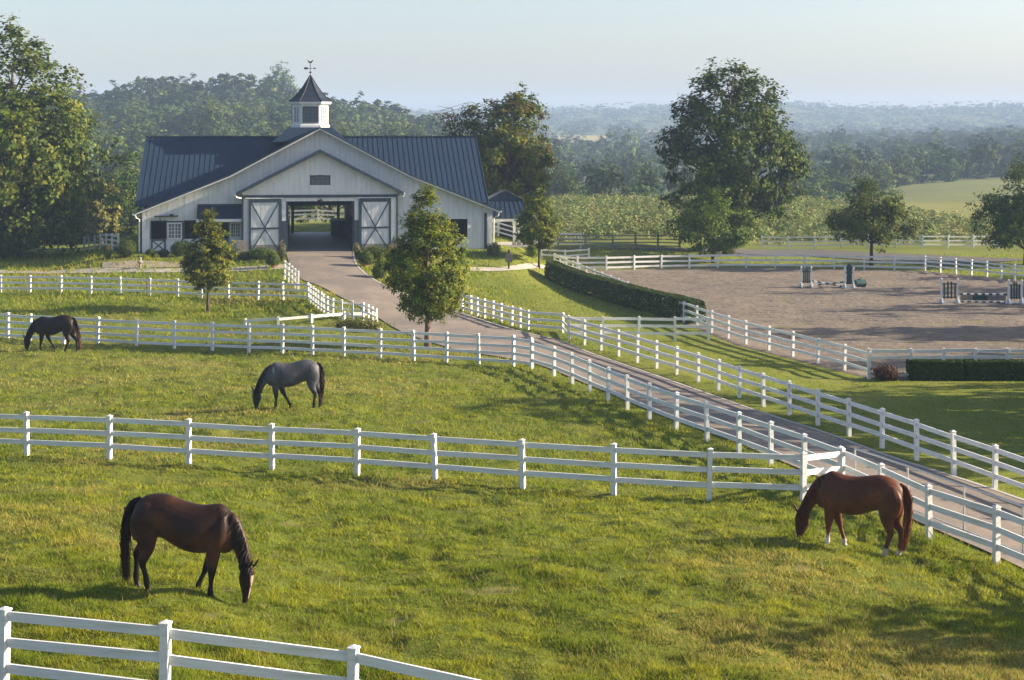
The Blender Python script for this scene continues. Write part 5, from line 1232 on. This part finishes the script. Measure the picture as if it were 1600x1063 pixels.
    if 'dapple' in coat:
        d_ = fbm(x * 4 + 3, z * 4 + y * 3, 8, 3); k = (1 - headk) * (1 - legb); col += (k * sstep(.42, .62, d_))[:, None] * (np.array(coat['dapple']) - col) * .7
    a_ = me.color_attributes.new('Col', 'FLOAT_COLOR', 'POINT'); c4 = np.ones((n, 4), np.float32); c4[:, :3] = col; a_.data.foreach_set('color', c4.ravel())
    me.materials.clear(); me.materials.append(M['horse'])
    r = np.random.default_rng(seed)
    for s in (-1, 1):
        q = MB(); q.lathe([(.004, -.022), (.016, -.014), (.021, 0), (.016, .014), (.004, .022)], 8); ev = headturn([(nk(2.275), s * .088, .545)])[0]
        q.build('eye', M['eye'], root, loc=tuple(ev), smooth=True)
    # hair: mane strands from the crest, tail strands from the dock
    def strands(name, roots, tips, sag, width, cols, wob=.02):
        V, Fq, Cc = [], [], []; m_ = len(roots); T = np.linspace(0, 1, 6)
        for i in range(m_):
            a, b_ = roots[i], tips[i]; pth = a[None] * (1 - T[:, None]) + b_[None] * T[:, None]; pth = pth + sag[i][None] * (4 * T * (1 - T))[:, None] + r.normal(size=3)[None] * wob * T[:, None]
            w_ = width * (1 - .75 * T); d = pth[-1] - pth[0]; sd = np.cross(d, r.normal(size=3)); sd /= np.linalg.norm(sd) + 1e-9
            base = len(V) * 12
            V.append(np.stack([pth - sd * w_[:, None], pth + sd * w_[:, None]], 1).reshape(-1, 3)); j = base + np.arange(0, 10, 2)
            Fq.append(np.stack([j, j + 1, j + 3, j + 2], -1)); t_ = np.repeat(T, 2)[:, None]; c = np.array(cols[0]) * (1 - t_) + np.array(cols[1]) * t_; Cc.append(c * (1 + .25 * r.normal()))
        return link(name, mesh_np(name, np.vstack(V), np.vstack(Fq), [M['hair']], col=np.vstack(Cc).clip(.003, 1), smooth=True), root)
    crest = catmull([(nk(1.60), 1.70), (nk(1.75), 1.625), (nk(1.93), 1.51), (nk(2.09), 1.25), (nk(2.20), .99), (nk(2.28), .75), (nk(2.32), .66)], 8)
    m_ = 420; ti = r.uniform(0, len(crest) - 1.01, m_); i0 = ti.astype(int); fr = (ti - i0)[:, None]; rt2 = crest[i0] * (1 - fr) + crest[i0 + 1] * fr
    rt = swing(np.column_stack([rt2[:, 0] - .012, r.normal(size=m_) * .015, rt2[:, 1] - .012]))
    ln = r.uniform(.14, .30, m_) * (1 if coat.get('longmane', True) else .6)
    hang = np.column_stack([-.35 * ln + r.normal(size=m_) * .03, mane_side * (.13 + .02 * r.normal(size=m_)), -ln])
    strands('mane', rt, rt + hang, np.column_stack([np.zeros(m_), mane_side * .035 * np.ones(m_), .03 * np.ones(m_)]), .009, (coat['mane'], coat['mane']))
    TL = catmull(tail or [(.09, 1.66), (-.06, 1.56), (-.13, 1.36), (-.15, 1.05), (-.13, .70), (-.08, .35), (-.05, .20)], 6)
    tb = MB(); ss = [.035, .055, .075, .085, .085, .075, .05]
    S_ = []
    for i, (a, c) in enumerate(TL):
        t = i / (len(TL) - 1); d = TL[min(i + 1, len(TL) - 1)] - TL[max(i - 1, 0)]; l = np.hypot(*d); S_.append((a, 0, c, -d[1] / l, d[0] / l, np.interp(t, np.linspace(0, 1, 7), ss) * .8, np.interp(t, np.linspace(0, 1, 7), ss) * .62))
    loft(tb, S_[:-2], 10, 1)
    tm = tb.mesh('tail', M['hair'], True); zc = np.array([q[2] for q in tb.v]); k = sstep(.2, 1.1, zc)[:, None]; cc = np.ones((len(zc), 4), np.float32)
    cc[:, :3] = np.array(coat['tailtip']) * (1 - k) + np.array(coat['mane']) * k
    at_ = tm.color_attributes.new('Col', 'FLOAT_COLOR', 'POINT'); at_.data.foreach_set('color', cc.ravel()); to = link('tail', tm, root)
    m_ = 460; a0 = r.uniform(0, .75, m_); a1 = np.minimum(1, a0 + r.uniform(.3, .6, m_)); f_ = lambda t: np.column_stack([np.interp(t, np.linspace(0, 1, len(TL)), TL[:, 0]), np.zeros(len(t)), np.interp(t, np.linspace(0, 1, len(TL)), TL[:, 1])])
    off = lambda t: np.column_stack([r.normal(size=len(t)) * .42, r.normal(size=len(t)) * .4, np.zeros(len(t))]) * np.interp(t, np.linspace(0, 1, 7), ss)[:, None]
    so_ = strands('tail_strand', f_(a0) + off(a0), f_(a1) + off(a1) * 1.1, np.zeros((m_, 3)), .010, (coat['mane'], coat['tailtip']), .03); so_.parent = to; so_['kind'] = 'stuff'
    return root
BAY = dict(flank=(.060, .026, .013), body=(.021, .0105, .0075), head=(.014, .008, .006), leg=(.008, .006, .006), muzzle=(.02, .012, .010), mane=(.008, .007, .007), tailtip=(.045, .022, .012), blaze=(.32, .25, .20), legtop=.66)
CHEST = dict(flank=(.120, .042, .017), body=(.072, .025, .0115), head=(.064, .022, .010), leg=(.042, .015, .008), muzzle=(.05, .02, .015), mane=(.09, .030, .013), tailtip=(.20, .065, .025), legtop=.3,
             socks=[((1.60, 1, .2), .36, (.62, .57, .52)), ((1.25, -1, .3), .20, (.42, .37, .33)), ((.30, 1, .3), .22, (.45, .40, .36)), ((.0, -1, .3), .20, (.50, .45, .41))])
GREY = dict(body=(.056, .057, .066), head=(.022, .021, .022), leg=(.016, .015, .016), muzzle=(.012, .012, .013), mane=(.012, .011, .012), tailtip=(.085, .055, .036), legtop=.82, dapple=(.085, .088, .098))
BLACK = dict(flank=(.018, .010, .008), body=(.012, .008, .007), head=(.008, .006, .006), leg=(.007, .005, .005), mane=(.007, .006, .006), tailtip=(.10, .040, .018), legtop=.7)
horse('dark bay horse with a white blaze grazing in the foreground, head to the right', 293, 927, -6,
      [('f', -1, fleg(1.565, 1.565, 1.56, 1.60)), ('f', 1, fleg(1.50, 1.365, 1.25, 1.25, zk=.48)), ('h', -1, hleg(.31, .33, .27, .38, .43)), ('h', 1, hleg(.22, .16, .05, .07, .11, zk=.60))],
      BAY, 1.0, 1.0, -14, -1, 1, tail=[(.09, 1.67), (-.07, 1.56), (-.15, 1.34), (-.165, 1.05), (-.14, .66), (-.085, .30), (-.06, .16)])
horse('chestnut horse with white socks grazing by the drive fence, head to the left', 1326, 857, 158,
      [('f', 1, fleg(1.56, 1.56, 1.56, 1.60)), ('f', -1, fleg(1.50, 1.36, 1.24, 1.22, zk=.48)), ('h', 1, hleg(.30, .27, .20, .28, .33)), ('h', -1, hleg(.2, .14, .02, .0, .03))],
      CHEST, .99, 1.0, 6, 1, 2)
horse('blue-grey horse with black legs grazing in the middle pasture', 452, 637.5, 183,
      [('f', 1, fleg(1.58, 1.56, 1.575, 1.60)), ('f', -1, fleg(1.45, 1.28, 1.10, 1.07, zk=.48)), ('h', 1, hleg(.27, .24, .15, .19, .22)), ('h', -1, hleg(.2, .12, .02, -.02, .01))],
      GREY, .98, 1.12, 0, 1, 3, tail=[(.09, 1.66), (-.04, 1.58), (-.10, 1.38), (-.12, 1.05), (-.10, .70), (-.06, .35), (-.04, .14)])
horse('black horse grazing along the four-rail fence at the far left', 81, 548.5, 176,
      [('f', 1, fleg(1.52, 1.58, 1.62, 1.68)), ('f', -1, fleg(1.42, 1.22, 1.02, .99, zk=.48)), ('h', 1, hleg(.32, .30, .22, .36, .42)), ('h', -1, hleg(.16, .10, -.06, -.10, -.08))],
      BLACK, 1.0, 1.2, 0, 1, 4, tail=[(.09, 1.66), (-.06, 1.56), (-.15, 1.30), (-.20, 1.0), (-.25, .60), (-.30, .30), (-.30, .12)])

# ------------------------------------------------------------------ grass: single blades, thinning with distance
def grass(name, n, D0, D1, seed, hgt, wk, px0=-40, px1=1640):
    r = np.random.default_rng(seed)
    D = 1 / r.uniform(1 / D1, 1 / D0, n); px = r.uniform(px0, px1, n); x = (px - 800) / F * D
    k = (polydist(x, D, DRIVE) > .05 + .12 * r.uniform(size=n)) & (polydist(x, D, ARENA) > .25) & (polydist(x, D, BARN) > .4); x, D = x[k], D[k]; n = len(x)
    lawn = sstep(0, 4, x - np.interp(D, [35, 80, 120], [12, 2, -6])); patch = fbm(x / 2.2, D / 2.2, 41, 3); tuft = .5 * noise2(x / .55, D / .5, 43) + .5 * noise2(x / .21, D / .2, 44); lush = sstep(.45, .62, fbm(x / 1.3, D / 1.1, 61, 3)); dry = fbm(x / 5.5, D / 3.2, 47, 3)
    dens = (.45 + .75 * tuft) * (1 - .75 * sstep(.77, .83, fbm(x / 1.5, D / 1.1, 71, 3))) ; k = r.uniform(size=n) < dens; x, D, lawn, patch, tuft, dry, lush = (q[k] for q in (x, D, lawn, patch, tuft, dry, lush)); n = len(x)
    z = G(x, D)
    h = hgt * (.50 + 2.1 * tuft ** 2 * (.5 + patch) + .25 * lush) * r.uniform(.6, 1.35, n) * (1 - .55 * lawn) * (1 + D / 140)
    tall = (r.uniform(size=n) < .012 * (1 - lawn)) ; h = np.where(tall, h * 2.2, h)
    wd = wk * D * r.uniform(.7, 1.4, n)
    a = r.uniform(0, 6.28, n); lean = r.uniform(.3, 1.2, n) * h; la = r.uniform(0, 6.28, n)
    base = np.column_stack([x, D, z - .01]); sx_ = np.column_stack([np.cos(a), np.sin(a), 0 * a]) * (wd / 2)[:, None]
    tipp = base + np.column_stack([np.cos(la) * lean, np.sin(la) * lean, h])
    v = np.stack([base - sx_, base + sx_, tipp], 1).reshape(-1, 3)
    ca = np.array((.100, .170, .012)); cb = np.array((.355, .350, .030)); cd = np.array((.40, .32, .10)); cl = np.array((.215, .250, .028))
    t_ = (.55 * r.uniform(size=n) + .6 * (1 - lush) * tuft)[:, None].clip(0, 1); c = ca * (1 - t_) + cb * t_
    kd = (sstep(.5, .72, dry) * .75 * (1 - lawn))[:, None] * (r.uniform(size=n) < .75)[:, None]; c = c * (1 - kd) + cd * kd
    c = c * (1 - .6 * lawn[:, None]) + cl * .6 * lawn[:, None]; c[tall] = (.26, .21, .10)[0:3]
    c = c * (1 + .18 * r.normal(size=(n, 1)).clip(-1.5, 1.5))
    me = mesh_np(name, v, np.arange(3 * n).reshape(n, 3), [M['grass']], col=np.repeat(c, 3, 0).clip(.01, 1))
    return tag(link(name, me), kind='stuff')
grass('pasture_grass', 640000, 20.5, 92, 51, .055, .00068)
grass('lawn_grass', 110000, 88, 138, 52, .09, .0007)

# ------------------------------------------------------------------ the morning air
zmin = -40.0; zmax = 75.0
hz = MB(); hz.box(-1400, 1400, -60, 3400, zmin, zmax)
m = bpy.data.materials.new('air'); m.use_nodes = True; t = m.node_tree; t.nodes.clear()
vo = N(t, 'ShaderNodeVolumePrincipled'); vo.inputs['Color'].default_value = (.47, .67, 1.0, 1); vo.inputs['Density'].default_value = .00032; vo.inputs['Anisotropy'].default_value = .0
ou = t.nodes.new('ShaderNodeOutputMaterial'); t.links.new(vo.outputs[0], ou.inputs['Volume'])
try: m.cycles.homogeneous_volume = True
except Exception: pass
tag(hz.build('haze', m), kind='stuff')
